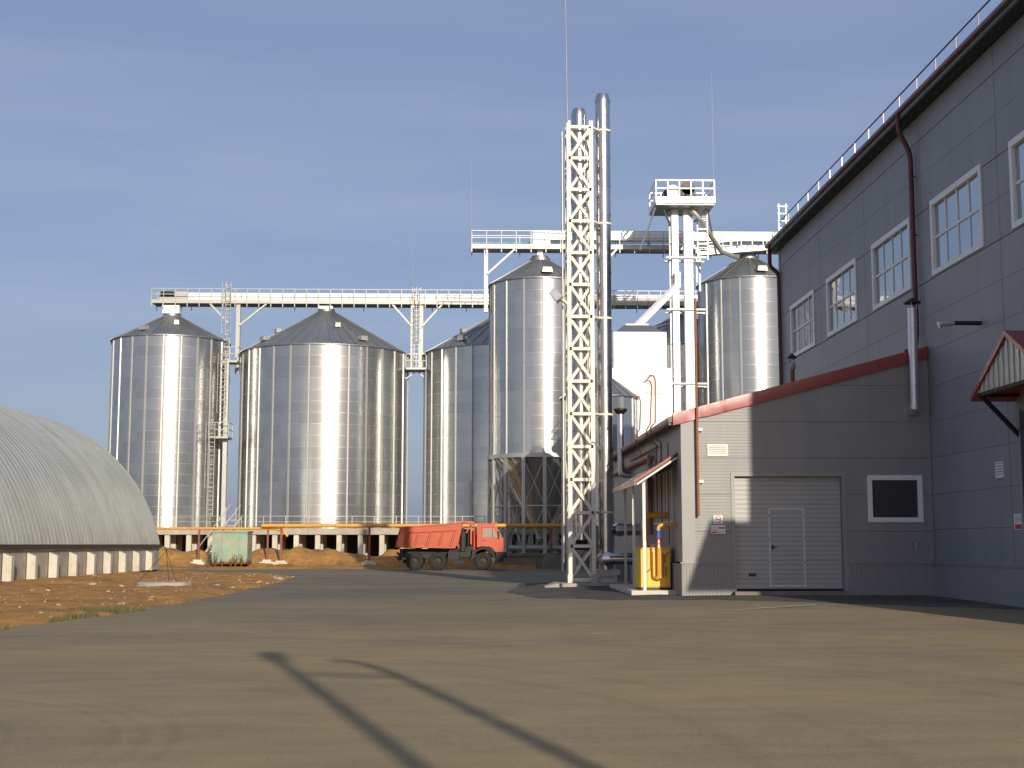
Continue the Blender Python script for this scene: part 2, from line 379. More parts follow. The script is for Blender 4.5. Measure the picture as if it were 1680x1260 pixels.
pm('new_asphalt', (0.085, 0.080, 0.072), 0.9, var=0.14, scale=0.9, bump=0.5, bscale=70, speck=0.2, col2=(0.15, 0.13, 0.10), c2scale=0.35, c2lo=0.48, c2hi=0.75, spec=0.2)
APR = [(1.0, 42.5), (1.6, 38.5), (3.6, 35.4), (6.0, 33.9), (8.0, 32.7), (10.0, 31.0), (12.4, 29.6), (12.45, 36.4), (5.5, 36.6), (5.3, 50), (1.5, 50)]
def h_apr(x, y): return zg(x, y)-.035+.06*S(-.15, .25, sdist(APR, x, y)+.22*nz3(x*1.3, y*1.3, 8))
tag(grid_sheet('asphalt_apron', 'new_asphalt', .4, 12.6, 29, 50.5, 0.25, h_apr, lambda x, y: sdist(APR, x, y) > -0.35), kind='structure')
pm('worn_paint', (0.62, 0.61, 0.58), 0.8, var=0.3, scale=6)
m = MB()
for (xa, ya, xb, yb, w) in ((5.7, 29.5, 6.4, 30.0, .03), (6.3, 30.0, 7.3, 30.7, .05), (7.1, 30.6, 7.9, 31.2, .07), (5.2, 28.6, 5.7, 28.9, .02), (7.0, 28.7, 7.4, 28.9, .02), (2.0, 23.7, 2.4, 23.8, .02)):
    m.poly([(xa, ya-w, zg(xa, ya)+.03), (xb, yb-w, zg(xb, yb)+.03), (xb, yb+w, zg(xb, yb)+.03), (xa, ya+w, zg(xa, ya)+.03)])
tag(m.build('road_marking', 'worn_paint'), kind='structure')

# ------------------------------------------------------------------ silos
def silo(name, label, cx, cy, rad, z0, ze, za, nbay, nring, nroof, group=None, rtop=0.55, a_off=0.0, hatches=()):
    t = thing(name, label, 'silo', (cx, cy, z0), 0, group)
    H = ze-z0; h = H/nring; ang = 4*math.pi/nbay
    m = MB(); n = 8
    nrm_ = []
    for z, r, up in ((0, rad+.014, 0), (h-.012, rad+.006, 0), (h-.012, rad+.010, .05), (h+.012, rad+.010, .05)):
        for i in range(n+1):
            a = -ang/2+ang*i/n; m.v.append((r*math.cos(a), r*math.sin(a), z)); nrm_.append(Vector((math.cos(a), math.sin(a), up)).normalized())
    for k in (0, 2):
        for i in range(n): m.f.append((k*(n+1)+i, k*(n+1)+i+1, (k+1)*(n+1)+i+1, (k+1)*(n+1)+i))
    sheet = m.mesh('wall_sheet', 'galv_wall', True)
    sheet.materials.append(MATS['galv_lap'])
    for q in range(n, 2*n): sheet.polygons[q].material_index = 1
    sheet.normals_split_custom_set_from_vertices(nrm_)
    for r in range(nring):
        for k in range(nbay//2):
            a = a_off+k*ang+(ang/2 if r % 2 else 0)
            if math.sin(a) > 0.42: continue
            put(sheet, 'wall_sheet', t, (0, 0, r*h), (0, 0, a))
    b = MB(); b.lathe([(rad-0.03, 0), (rad-0.03, H)], n=nbay*2, a0=R(18), a1=R(162)); b.build('rear_wall', 'galv_wall', t, True, True)
    m = MB(); m.prism([(rad, -.09, 0), (rad+.075, -.05, 0), (rad+.075, .05, 0), (rad, .09, 0)], (0, 0, H-0.02))
    st = m.mesh('stiffener', 'galv_post')
    for k in range(nbay):
        put(st, 'stiffener', t, (0, 0, 0), (0, 0, a_off+ang/4+k*ang/2))
    m = MB(); m.lathe([(rad+.02, H-.06), (rad+.13, H-.05), (rad+.13, H+.02), (rad+.02, H+.03)], n=nbay*3, cap=False); m.build('eave_trim', 'galv_roof', t, True, True)
    # roof panels with a raised seam
    Ht = za-z0; da = 2*math.pi/nroof; m = MB(); ro = rad+0.17
    def pt(r, a, up=0): return (r*math.cos(a), r*math.sin(a), H-.02+(Ht-H)*(ro-r)/(ro-rtop)+up)
    w = 0.035
    wo, wi = w/ro, min(w/rtop, da*.3)
    m.v += [pt(ro, 0), pt(ro, da), pt(rtop, da), pt(rtop, 0)]; m.f.append((0, 1, 2, 3))
    m.prism([pt(ro, -wo), pt(ro, wo), pt(rtop, wi), pt(rtop, -wi)], (0, 0, 0.055))
    rp_ = m.mesh('roof_panel', 'galv_roof')
    for k in range(nroof): put(rp_, 'roof_panel', t, (0, 0, 0), (0, 0, k*da))
    m = MB(); m.lathe([(rtop+.1, Ht-H+H-.06), (rtop+.1, Ht+.12), (rtop-.05, Ht+.14), (rtop-.05, Ht+.3)], n=20); m.build('roof_collar', 'galv_roof', t, True, True)
    for a, fr, w_ in hatches:
        r = rad*fr; z = H+(Ht-H)*(ro-r)/(ro-rtop); m = MB()
        m.hexa([(-w_, -w_, -.05), (w_, -w_, -.05), (w_, w_, .1), (-w_, w_, .1), (-w_*.8, -w_, .28), (w_*.8, -w_, .28), (w_*.8, w_*.7, .3), (-w_*.8, w_*.7, .3)])
        o = m.build('roof_vent', 'zinc', t, False, True); o.location = (r*math.cos(a), r*math.sin(a), z); o.rotation_euler = (0, 0, a+R(90))
    return t
BIG = dict(nbay=28, nring=16, nroof=40)
s1 = silo('grain_silo', 'narrow galvanised flat-bottom silo with an outside caged ladder, beside the arched hangar', -22.74, 100, 4.26, 2.72, 16.55, 18.6, 22, 18, 30,
     a_off=.1, hatches=((R(-112), .8, .28), (R(-70), .55, .2)))
s2 = silo('grain_silo', 'wide galvanised flat-bottom silo standing clear behind the turquoise tank box', -11.21, 100, 6.18, 2.72, 15.65, 19.0, a_off=.04, **BIG,
     hatches=((R(-70), .55, .22), (R(-55), .88, .3), (R(-140), .85, .3), (R(-150), .62, .2)))
s3 = silo('grain_silo', 'wide galvanised flat-bottom silo partly hidden by the hopper silo on legs', 2.49, 100, 6.28, 2.72, 15.7, 19.05, a_off=.12, **BIG,
     hatches=((R(-128), .88, .3), (R(-150), .62, .2)))
s4 = silo('grain_silo', 'wide galvanised flat-bottom silo behind the white dryer and elevator legs', 15.67, 100, 6.28, 2.72, 15.75, 18.8, a_off=.02, **BIG)

def hopper_silo(label, cx, cy, rad, zl, zb, ze, za, nbay, nring, nroof, vent=True):
    t = silo('hopper_silo', label, cx, cy, rad, zb, ze, za, nbay, nring, nroof, 'hopper silos under the upper walkway', rtop=.62, a_off=.22,
             hatches=((R(-84), .83, .36),) if vent else ())
    m = MB(); m.lathe([(rad+.03, -.22), (rad+.16, -.2), (rad+.16, .06), (rad+.03, .08)], n=nbay*3, cap=False); m.build('ring_beam', 'galv_post', t, True, True)
    m = MB(); m.lathe([(rad-.05, -.1), (0.35, -(zb-zl)*.78), (0.35, -(zb-zl)*.85)], n=48); m.build('hopper_cone', 'galv_wall', t, True, True)
    da = 2*math.pi/nbay; L = zb-zl; r = rad+.06
    m = MB(); m.bar((r, 0, -L), (r, 0, -.2), .24, .16, (1, 0, 0)); m.box(r-.2, -.2, -L, r+.2, .2, -L+.05)
    leg = m.mesh('leg', 'galv_post')
    def on(a, z, rr=r): return (rr*math.cos(a), rr*math.sin(a), z)
    br = []
    for (z1, z2) in ((-.3, -L*.52), (-L*.52, -L+.15)):
        for sgn in (0, 1):
            m = MB(); m.bar(on(0, z1 if sgn else z2), on(da, z2 if sgn else z1), .07, .03); br.append(m.mesh('brace', 'galv_post'))
    m = MB(); m.bar(on(0, -L*.52), on(da, -L*.52), .06); tie = m.mesh('tie_bar', 'galv_post')
    for k in range(nbay):
        a = .22+2*math.pi/nbay/2+k*da
        put(leg, 'leg', t, (0, 0, 0), (0, 0, a)); put(tie, 'tie_bar', t, (0, 0, 0), (0, 0, a))
        for q in br: put(q, 'brace', t, (0, 0, 0), (0, 0, a))
    return t
hs1 = hopper_silo('tall galvanised hopper silo on braced legs, directly behind the cream lattice mast', 4.42, 90, 3.42, 1.02, 7.42, 19.05, 20.85, 16, 14, 22)
hs2 = hopper_silo('tall galvanised hopper silo rising above the red-edged lean-to roof', 18.7, 90, 3.42, 1.02, 7.42, 19.2, 21.05, 16, 14, 22)
# small bin beside the dryer
sb = silo('small_bin', 'small galvanised bin with conical roof between the steel flue and the white dryer', 7.0, 75, 2.08, 2.6, 9.75, 11.2, 14, 8, 18, None, rtop=.35, a_off=.1)
sb['category'] = 'bin'
m = MB(); m.lathe([(2.0, 0), (.3, -1.7), (.3, -1.9)], n=28); m.build('hopper_cone', 'galv_wall', sb, True, True)
m = MB(); m.bar((2.1, 0, -2.5), (2.1, 0, .1), .16, .12, (1, 0, 0)); lg = m.mesh('leg', 'galv_post')
for k in range(7): put(lg, 'leg', sb, (0, 0, 0), (0, 0, .3+k*2*math.pi/7))

# ladder on the narrow silo
lx, ly = -18.35, 96.9
def ladder(parent, x, y, z0, z1, w=.42, name='ladder', cage=True, mat='zinc'):
    m = MB()
    for s_ in (-1, 1): m.bar((x+s_*w/2, y, z0), (x+s_*w/2, y, z1), .05)
    z = z0+.15
    while z < z1: m.bar((x-w/2, y, z), (x+w/2, y, z), .035); z += .32
    o = m.build(name, mat, parent)
    if cage:
        c = MB(); z = z0+2.0
        while z < z1+.2:
            c.path([(x+.36*math.cos(a), y-.32+.40*math.sin(a)*-1*-1 if False else y-.36-.36*math.sin(a)*-1*-1, z) for a in [R(q) for q in range(0, 181, 30)]], .02, 5); z += .9
        for a in (R(30), R(90), R(150)):
            c.bar((x+.36*math.cos(a), y-.36-.36*math.sin(a), z0+2.0), (x+.36*math.cos(a), y-.36-.36*math.sin(a), z1), .03)
        c.build('ladder_cage', mat, o, True)
    return o
def landing(parent, x0, x1, y0, y1, z, mat='zinc', rail=1.0):
    m = MB(); m.box(x0, y0, z-.14, x1, y1, z); pl = m.build('landing', mat, parent)
    r = MB()
    for (x, y) in ((x0, y0), (x1, y0), (x1, y1), (x0, y1), ((x0+x1)/2, y0)): r.bar((x, y, z), (x, y, z+rail), .05)
    for zz in (z+rail*.5, z+rail):
        for a, b in (((x0, y0), (x1, y0)), ((x1, y0), (x1, y1)), ((x0, y0), (x0, y1))): r.bar((*a, zz), (*b, zz), .045)
    r.build('landing_rail', mat, pl)
    return pl
ladder(s1, -18.25, 97.1, 9.0, 15.3); landing(s1, -19.1, -17.7, 96.5, 98.2, 9.3)
ladder(s1, -18.85, 96.4, 3.6, 10.2); landing(s1, -18.4, -17.3, 97.2, 98.6, 14.9)
m = MB(); m.bar((-18.05, 97.3, 2.8), (-18.05, 97.3, 15.0), .3, .2); m.build('ladder_column', 'galv_post', s1)

# ------------------------------------------------------------------ walkways with conveyors
def rail_run(t, x0, x1, y, zd, top, step, mat='zinc'):
    m = MB(); m.box(-.02, -.02, 0, .02, .02, top); m.box(-.03, -.06, -.42, .03, -.02, .1); pst = m.mesh('rail_post', mat)
    n = int((x1-x0)/step)
    for i in range(n+1): put(pst, 'rail_post', t, Vector((x0+(x1-x0)*i/n, y, zd))-t.location)
    for zz in (top*.55, top):
        m = MB(); m.bar((x0, y, zd+zz), (x1, y, zd+zz), .045); m.build('handrail', mat, t)
wk = thing('conveyor_walkway', 'long galvanised conveyor walkway crossing the roofs of the flat-bottom silos', 'walkway', (-2, 100, 19.5))
m = MB(); m.box(-24.15, 99.15, 19.46, 20.2, 99.23, 19.72); m.box(-24.15, 100.75, 19.46, 20.2, 100.83, 19.72); m.build('side_beam', 'zinc', wk)
m = MB(); m.box(-24.14, 99.24, 19.5, 20.19, 100.74, 19.58); m.build('deck', 'galv_roof', wk)
m = MB(); m.box(-21.5, 99.5, 19.78, 20.1, 100.2, 20.3); m.build('conveyor_casing', 'white_sheet', wk)
for i in range(11):
    x = -21.5+i*4.0
    m = MB(); m.box(x-.04, 99.46, 19.75, x+.04, 100.24, 20.34); m.build('casing_flange', 'zinc', wk)
m = MB(); m.box(-23.6, 99.5, 19.75, -21.55, 100.2, 20.42); m.build('drive_head', 'zinc', wk)
m = MB(); m.tube((-23.5, 99.35, 20.2), (-22.5, 99.35, 20.2), .17, 10); m.build('motor', 'dark_steel', wk, True)
rail_run(wk, -24.1, 20.15, 99.12, 19.6, .95, .87)
rail_run(wk, -24.1, 20.15, 100.86, 19.6, .95, 2.6)
for x, w in ((-22.74, .62), (-11.21, .52), (2.49, .5), (15.67, .5)):
    m = MB(); zt = 18.75 if x < -20 else 19.15
    m.box(x-w, 99.5, zt, x+w, 100.5, 19.4); m.box(x-w*.55, 99.6, zt-.2, x+w*.55, 100.4, zt); m.box(x-w*1.05, 99.45, 19.2, x-w*.9, 100.5, 19.48); m.build('inlet_box', 'white_sheet', wk)
def support(xs, z0, ztop, y, t, br=()):
    for x in xs:
        m = MB(); m.bar((x, y, z0), (x, y, ztop), .3, .3); m.build('support_column', 'zinc', t)
    for (xa, za_, xb, zb_) in br:
        m = MB(); m.bar((xa, y-.2, za_), (xb, y-.2, zb_), .13); m.build('knee_brace', 'zinc', t)
support((-17.7,), 14.2, 19.45, 99.5, wk, ((-17.6, 17.8, -15.6, 19.45), (-18.3, 17.9, -19.8, 19.45)))
support((-4.68, -4.05), 14.5, 19.45, 99.5, wk, ((-4.75, 17.8, -6.2, 19.45), (-3.98, 17.8, -2.5, 19.45)))
ladder(wk, -4.36, 98.9, 14.6, 20.6, .34); landing(wk, -5.1, -3.6, 98.2, 99.9, 14.55)
m = MB()
for s_ in (-1, 1): m.bar((-4.36+s_*.9, 99, 13.7), (-4.36, 99, 14.4), .09)
m.build('bracket', 'zinc', wk)
ladder(wk, -18.42, 99.0, 15.0, 20.9, .38)

uw = thing('conveyor_walkway', 'upper galvanised conveyor walkway over the two tall hopper silos', 'walkway', (10, 90, 21.6))
m = MB(); m.box(-.3, 89.3, 21.55, 23.0, 89.38, 21.86); m.box(-.3, 90.62, 21.55, 23.0, 90.7, 21.86); m.build('side_beam', 'zinc', uw)
m = MB(); m.box(-.29, 89.39, 21.6, 22.99, 90.61, 21.68); m.build('deck', 'galv_roof', uw)
m = MB(); m.box(4.0, 89.6, 22.25, 22.9, 90.3, 22.82); m.build('conveyor_casing', 'white_sheet', uw)
for x in (6.2, 9.0, 11.9, 14.7, 17.5, 20.3):
    m = MB(); m.box(x-.06, 89.55, 21.7, x+.06, 90.35, 22.24); m.build('casing_stand', 'zinc', uw)
m = MB(); m.box(3.9, 89.5, 21.9, 5.1, 90.4, 22.88); m.build('tail_box', 'white_sheet', uw)
rail_run(uw, -.25, 22.9, 89.26, 21.7, 1.08, 1.0)
rail_run(uw, -.25, 22.9, 90.74, 21.7, 1.08, 2.9)
for x in (4.42, 18.7):
    m = MB(); m.box(x-.2, 89.8, 20.9, x+.2, 90.2, 21.9); m.lathe([(.5, 20.92), (.3, 21.15)], (x, 90), 12); m.build('inlet_pipe', 'white_sheet', uw)
m = MB(); m.bar((.72, 89.6, 17.2), (.72, 89.6, 21.6), .26); m.build('support_column', 'zinc', uw)
m = MB(); m.bar((.8, 89.4, 19.8), (2.7, 89.4, 21.55), .13); m.build('knee_brace', 'zinc', uw)
m = MB(); m.bar((8.2, 89.4, 20.0), (9.6, 89.4, 21.55), .13); m.build('knee_brace', 'zinc', uw)
m = MB(); m.bar((7.9, 90, 1.0), (7.9, 90, 21.6), .26); m.build('support_column', 'zinc', uw)
for x in (15.0, 15.2):
    m = MB(); m.bar((x, 89.0, 18.6 if x > 15.1 else 19.2), (x, 89.0, 21.5), .12); m.build('support_column', 'zinc', uw)
m = MB(); m.hexa([(15.0, 88.6, 21.0), (19.6, 88.6, 21.4), (19.6, 89.2, 21.4), (15.0, 89.2, 21.0), (15.0, 88.6, 21.25), (19.6, 88.6, 21.65), (19.6, 89.2, 21.65), (15.0, 89.2, 21.25)])
m.build('side_gangway', 'galv_post', uw)
m = MB()
for i in range(7):
    x = 15.0+i*.75; z = 21.25+(x-15)*.087; m.bar((x, 88.6, z-.1), (x, 88.6, z+.55), .05)
m.bar((15.0, 88.6, 21.8), (19.6, 88.6, 22.2), .05); m.build('gangway_rail', 'galv_post', uw)
m = MB(); m.box(-.1, 89.3, 19.6, .45, 90.2, 20.7); m.build('gangway_landing', 'galv_roof', uw) if False else None

# ------------------------------------------------------------------ bucket elevator
be = thing('bucket_elevator', 'twin-leg white bucket elevator with a railed head platform, tallest thing by the dryer', 'elevator', (13.35, 85, .1))
for x0, x1 in ((12.72, 13.14), (13.5, 14.06)):
    m = MB(); m.box(x0, 84.8, .1, x1, 85.3, 23.3); leg = m.build('elevator_leg', 'white_sheet', be)
    m = MB(); z = 1.2
    while z < 23: m.box(x0-.03, 84.77, z, x1+.03, 85.33, z+.07); z += 2.2
    m.build('leg_flange', 'zinc', leg)
m = MB(); m.bar((12.62, 85.1, .1), (12.62, 85.1, 23.2), .1); m.build('cable_tray', 'zinc', be)
for z in (8.0, 11.8, 16.6, 20.0):
    m = MB(); m.bar((12.3, 84.7, z), (14.9, 84.7, z), .1); m.bar((12.3, 85.4, z-.12), (14.9, 85.4, z-.12), .1); m.build('tie_bracket', 'zinc', be)
m = MB(); m.box(11.55, 83.6, 23.2, 15.3, 86.6, 23.3); m.build('platform_deck', 'galv_roof', be)
m = MB(); m.box(11.5, 83.5, 23.3, 15.35, 83.58, 23.72); m.box(11.5, 86.62, 23.3, 15.35, 86.7, 23.72); m.box(11.5, 83.6, 23.3, 11.58, 86.6, 23.72); m.box(15.27, 83.6, 23.3, 15.35, 86.6, 23.72)
m.build('kick_plate', 'white_sheet', be)
for y in (83.5, 86.66):
    for i in range(6):
        x = 11.55+i*.75; m = MB(); m.bar((x, y, 23.3), (x, y, 24.8), .07); m.build('rail_post', 'white_sheet', be)
    for z in (24.25, 24.78):
        m = MB(); m.bar((11.52, y, z), (15.33, y, z), .08); m.build('handrail', 'white_sheet', be)
for x in (11.55, 15.3):
    for z in (24.25, 24.78):
        m = MB(); m.bar((x, 83.5, z), (x, 86.66, z), .08); m.build('handrail', 'white_sheet', be)
m = MB(); m.lathe([(.02, 0), (.42, .02), (.42, .5), (.02, .52)], n=16); hd = m.mesh('head_pulley', 'zinc', True)
put(hd, 'head_pulley', be, (-.7, -.9, 24.0), (R(90), 0, 0))
m = MB(); m.tube((12.3, 84.0, 24.05), (12.3, 84.7, 24.05), .26, 12); m.build('motor', 'dark_steel', be, True)
m = MB(); m.tube((12.62, 84.1, 24.35), (12.62, 84.3, 24.35), .2, 14); m.build('belt_wheel', 'brown_pipe', be, True)
m = MB(); m.box(13.3, 84.4, 23.3, 14.25, 85.7, 24.6); m.tube((13.75, 84.4, 24.55), (13.75, 85.7, 24.55), .46, 14); m.build('head_housing', 'dark_steel', be, True)
m = MB(); m.box(12.6, 84.5, 23.3, 13.2, 85.6, 24.3); m.build('leg_head', 'zinc', be)
for a, b in (((11.6, 84, 23.2), (10.6, 84.4, 20.4)), ((15.2, 85.5, 23.2), (15.9, 86.5, 20.6)), ((12.1, 84.2, 23.0), (12.65, 84.9, 22.2)), ((14.9, 84.2, 23.1), (14.2, 84.9, 22.4))):
    m = MB(); m.bar(a, b, .1); m.build('stay_bar', 'galv_roof', be)
m = MB(); m.path([(13.95, 84.4, 23.1), (14.5, 84.5, 22.5), (16.3, 86.9, 20.9), (17.8, 89.0, 20.95)], .15, 10); m.build('spout', 'galv_post', be, True)
for z0_ in (20.9, 21.9, 22.6):
    m = MB(); m.box(14.35, 84.9, z0_, 15.1, 85.6, z0_+.06); m.box(14.35, 84.9, z0_+.4, 14.42, 84.97, z0_+.45); m.build('ladder_stage', 'white_sheet', be)
m = MB()
for x in (14.4, 15.05): m.bar((x, 84.9, 19.9), (x, 84.9, 23.2), .07)
z = 20.1
while z < 23.1: m.bar((14.4, 84.9, z), (15.05, 84.9, z), .04); z += .3
m.build('ladder', 'white_sheet', be)
# outlet chute to the dryer
ch = MB(); ch.bar((13.05, 84.6, 18.2), (9.95, 81.4, 14.95), .34, .34); ch.bar((13.0, 84.6, 18.1), (13.0, 84.6, 19.0), .36); 
tag(ch.build('grain_chute', 'white_sheet'), 'slanting white square chute falling from the elevator leg to the dryer roof', 'chute')

# ------------------------------------------------------------------ grain dryer
dr = thing('grain_dryer', 'white sheet-metal grain dryer block with stepped sides and low cap roof', 'dryer', (9.9, 80.2, .1))
for k in range(4):
    x0 = 8.22+k*.79
    m = MB(); m.box(x0+.004, 78.6, 11.95, x0+.786, 82.6, 14.15); m.build('upper_panel', 'white_sheet', dr)
for k in range(4):
    for r in range(3):
        x0 = 8.1+k*.885; z0_ = .1+r*3.95
        m = MB(); m.box(x0+.004, 78.3, z0_+.004, x0+.881, 82.9, z0_+3.945); m.build('lower_panel', 'white_sheet', dr)
m = MB(); m.hexa([(8.3, 78.8, 14.15), (11.3, 78.8, 14.15), (11.3, 82.4, 14.15), (8.3, 82.4, 14.15), (9.0, 79.8, 14.75), (10.6, 79.8, 14.75), (10.6, 81.4, 14.75), (9.0, 81.4, 14.75)]); m.build('cap_roof', 'galv_roof', dr)
m = MB(); m.box(9.1, 79.9, 14.75, 10.5, 81.3, 14.86); m.build('roof_ledge', 'cream_paint', dr)
for x, z in ((8.55, 11.6), (10.1, 11.6)):
    m = MB(); m.box(x, 78.22, z-1.2, x+1.2, 78.3, z); m.build('air_louvre', 'vent_white', dr)
m = MB(); m.box(7.1, 78.2, 10.3, 8.1, 80.5, 10.45); m.prism([(7.1, 78.2, 10.3), (8.1, 78.2, 10.3), (8.1, 78.2, 9.5)], (0, .1, 0)); bal = m.build('balcony', 'galv_post', dr)
m = MB()
for x in (7.12, 7.35, 7.6, 7.85, 8.1): m.bar((x, 78.2, 10.45), (x, 78.2, 11.5), .035)
for z in (11.0, 11.5): m.bar((7.1, 78.2, z), (8.1, 78.2, z), .04); m.bar((7.1, 78.2, z), (7.1, 80.5, z), .04)
m.build('balcony_rail', 'galv_post', bal)
# bypass pipe bends against the dryer

# ------------------------------------------------------------------ concrete platform under the silos
cp = thing('concrete_platform', 'raised concrete platform on rows of square columns carrying the silos', 'platform', (-3, 100, .1))
x = -29.0
while x < 23:
    m = MB(); m.box(x+.006, 93.0, 2.27, x+4.4-.006, 107.5, 2.7); m.build('deck_slab', 'concrete', cp); x += 4.4
m = MB(); m.box(-.17, -.17, 0, .17, .17, 2.17); colm = m.mesh('column', 'concrete_pale')
for yy in (93.3, 95.2, 97.3):
    for i in range(35): put(colm, 'column', cp, (-28.4+1.468*i-cp.location.x, yy-cp.location.y, 0))
m = MB(); m.box(-29, 102, .1, 23, 102.3, 2.26); m.build('shade_wall', 'concrete_dirty', cp)  # wall added to block light and keep the space under the slab dark
m = MB(); m.box(-29, 93.05, 2.0, 23, 93.5, 2.26); 
gr = thing('edge_railing', 'thin steel railing along the concrete platform edge below the silos', 'railing', (-3, 93.2, 2.7))
m = MB(); m.bar((0, 0, 0), (0, 0, .85), .045); ps = m.mesh('rail_post', 'zinc')
for i in range(32): put(ps, 'rail_post', gr, (-25.2+1.52*i, 0, 0))
for z in (3.15, 3.53):
    m = MB(); m.bar((-28.2, 93.2, z), (21, 93.2, z), .025); m.build('wire', 'zinc', gr)
st = thing('steel_stair', 'short galvanised stair up to the platform between the two open silos', 'stair', (-17.4, 92.4, .3))
m = MB()
for xx in (-18.0, -17.3): m.bar((xx-.6, 91.6, .4), (xx+1.3, 92.6, 3.4), .12)
m.build('stringer', 'zinc', st)
m = MB()
for xx in (-18.0, -17.3): m.bar((xx-.6, 91.6, 1.4), (xx+1.3, 92.6, 4.3), .05); m.bar((xx+1.0, 92.5, 3.0), (xx+1.0, 92.5, 4.1), .05)
m.build('stair_rail', 'zinc', st)
for i in range(8):
    f_ = (i+.5)/8; m = MB(); m.box(-18.6+1.9*f_, 91.5+1.0*f_, .4+3.0*f_, -17.9+1.9*f_, 91.8+1.0*f_, .45+3.0*f_); m.build('tread', 'zinc', st)
# hopper silo foundation
for cx_ in (4.6, 18.7):
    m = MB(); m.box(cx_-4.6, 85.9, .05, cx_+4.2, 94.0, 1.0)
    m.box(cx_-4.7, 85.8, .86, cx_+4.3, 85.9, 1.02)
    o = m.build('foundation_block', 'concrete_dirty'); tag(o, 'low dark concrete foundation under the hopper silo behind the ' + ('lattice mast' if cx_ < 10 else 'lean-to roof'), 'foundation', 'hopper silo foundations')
m = MB(); m.hexa([(4.2, 82.6, .1), (6.2, 82.6, .1), (6.2, 84.0, .1), (4.2, 84.0, .1), (4.35, 82.7, .95), (6.2, 82.7, .95), (6.2, 84.0, .95), (4.35, 84.0, .95)])
tag(m.build('concrete_block', 'concrete_dirty'), 'loose concrete block lying below the hopper silo legs', 'block')
# grain screw pipes under the hopper
hp = thing('under_hopper_conveyor', 'galvanised conveyor tubes and outlet between the hopper silo legs', 'conveyor', (4.4, 89, 1.0))
m = MB(); m.tube((1.2, 88, 1.35), (8.5, 88, 1.35), .22, 10); m.build('trough', 'galv_post', hp, True)
for x in (2.0, 5.2, 6.8):
    m = MB(); m.tube((x, 88, 1.0), (x, 88, 2.4), .14, 10); m.build('stand_pipe', 'galv_post', hp, True)
m = MB(); m.bar((1.0, 87.4, 2.5), (8.4, 87.4, 2.5), .06); m.build('guard_bar', 'zinc', hp)

# ------------------------------------------------------------------ gas pipe on posts
pr = thing('gas_pipeline', 'thick ochre gas pipe carried on rust-red posts in front of the platform', 'pipeline', (-9, 86, .3))
m = MB(); m.path([(-13.5, 86, 2.78), (9.5, 86, 2.8)], .125, 12); m.build('pipe', 'gas_pipe', pr, True)
for x in (-12.25, -6.68, -1.0, 4.9):
    m = MB(); m.bar((x, 86, .3), (x, 86, 2.66), .13); p_ = m.build('post', 'rust_post', pr)
    m = MB(); m.box(x-.45, 85.6, -.05, x+.45, 86.4, .48); m.box(x-.3, 85.75, .48, x+.3, 86.25, .58); m.build('footing', 'concrete_pale', p_)
p2 = thing('thin_pipeline', 'thinner orange pipe on rust-red posts passing above the turquoise box', 'pipeline', (-19, 86.4, .3))
m = MB(); m.path([(-27, 86.3, 2.62), (-13.0, 86.3, 2.6), (-12.2, 86.3, 2.5), (-11.9, 86.3, 2.1)], .085, 10); m.build('pipe', 'gas_pipe', p2, True)
for x in (-17.5, -13.15, -21.9):
    m = MB(); m.bar((x, 86.3, .3), (x, 86.3, 2.53), .12); p_ = m.build('post', 'rust_post', p2)
    m = MB(); m.box(x-.45, 85.9, -.05, x+.45, 86.65, .5); m.box(x-.28, 86.0, .5, x+.28, 86.55, .64); m.build('footing', 'concrete_pale', p_)

# ------------------------------------------------------------------ turquoise box
tb = thing('metal_tank_box', 'rust-streaked turquoise sheet-metal box standing on the dirt', 'container', (-15.1, 85, .4))
m = MB(); m.box(-16.2, 84.0, .52, -14.06, 85.9, 2.38); m.build('shell', 'turquoise', tb)
for x0, x1 in ((-16.22, -15.62), (-15.58, -14.6), (-14.56, -14.04)):
    m = MB(); m.box(x0, 83.96, .66, x1, 84.0, 2.18); m.build('side_panel', 'turquoise', tb)
m = MB(); m.box(-16.26, 83.94, 2.34, -14.0, 85.95, 2.44); m.build('roof_lip', 'turquoise', tb)
m = MB(); m.box(-16.2, 83.98, .4, -14.06, 85.9, .54); m.build('skid', 'rust', tb)
# weeds by the box
for i, (x, y) in enumerate(((-14.7, 83.6), (-14.35, 83.7), (-15.5, 83.6), (-15.9, 83.5), (-14.95, 83.4), (-16.4, 83.7), (-13.9, 83.6))):
    m = MB(); hh = rnd.uniform(.5, 1.15)
    z0_ = h_far(x, y)
    for k in range(7):
        a = rnd.uniform(0, 6.28); l_ = hh*rnd.uniform(.5, 1)
        tip = Vector((x+math.cos(a)*l_*.25, y+math.sin(a)*l_*.2, z0_+l_)); m.path([(x, y, z0_-.05), tip], [.014, .006], 4)
        for q in range(4):
            f_ = rnd.uniform(.4, 1); c = Vector((x, y, z0_)).lerp(tip, f_); b_ = rnd.uniform(0, 6.28)
            m.poly([c, c+Vector((math.cos(b_)*.06, math.sin(b_)*.06, .03)), c+Vector((math.cos(b_)*.12, math.sin(b_)*.12, .06)), c+Vector((math.cos(b_+.5)*.06, math.sin(b_+.5)*.06, .05))])
    tag(m.build('dry_weed', 'dry_weed'), 'dry weed stalks growing at the foot of the turquoise box', 'weed', 'weeds by the turquoise box')

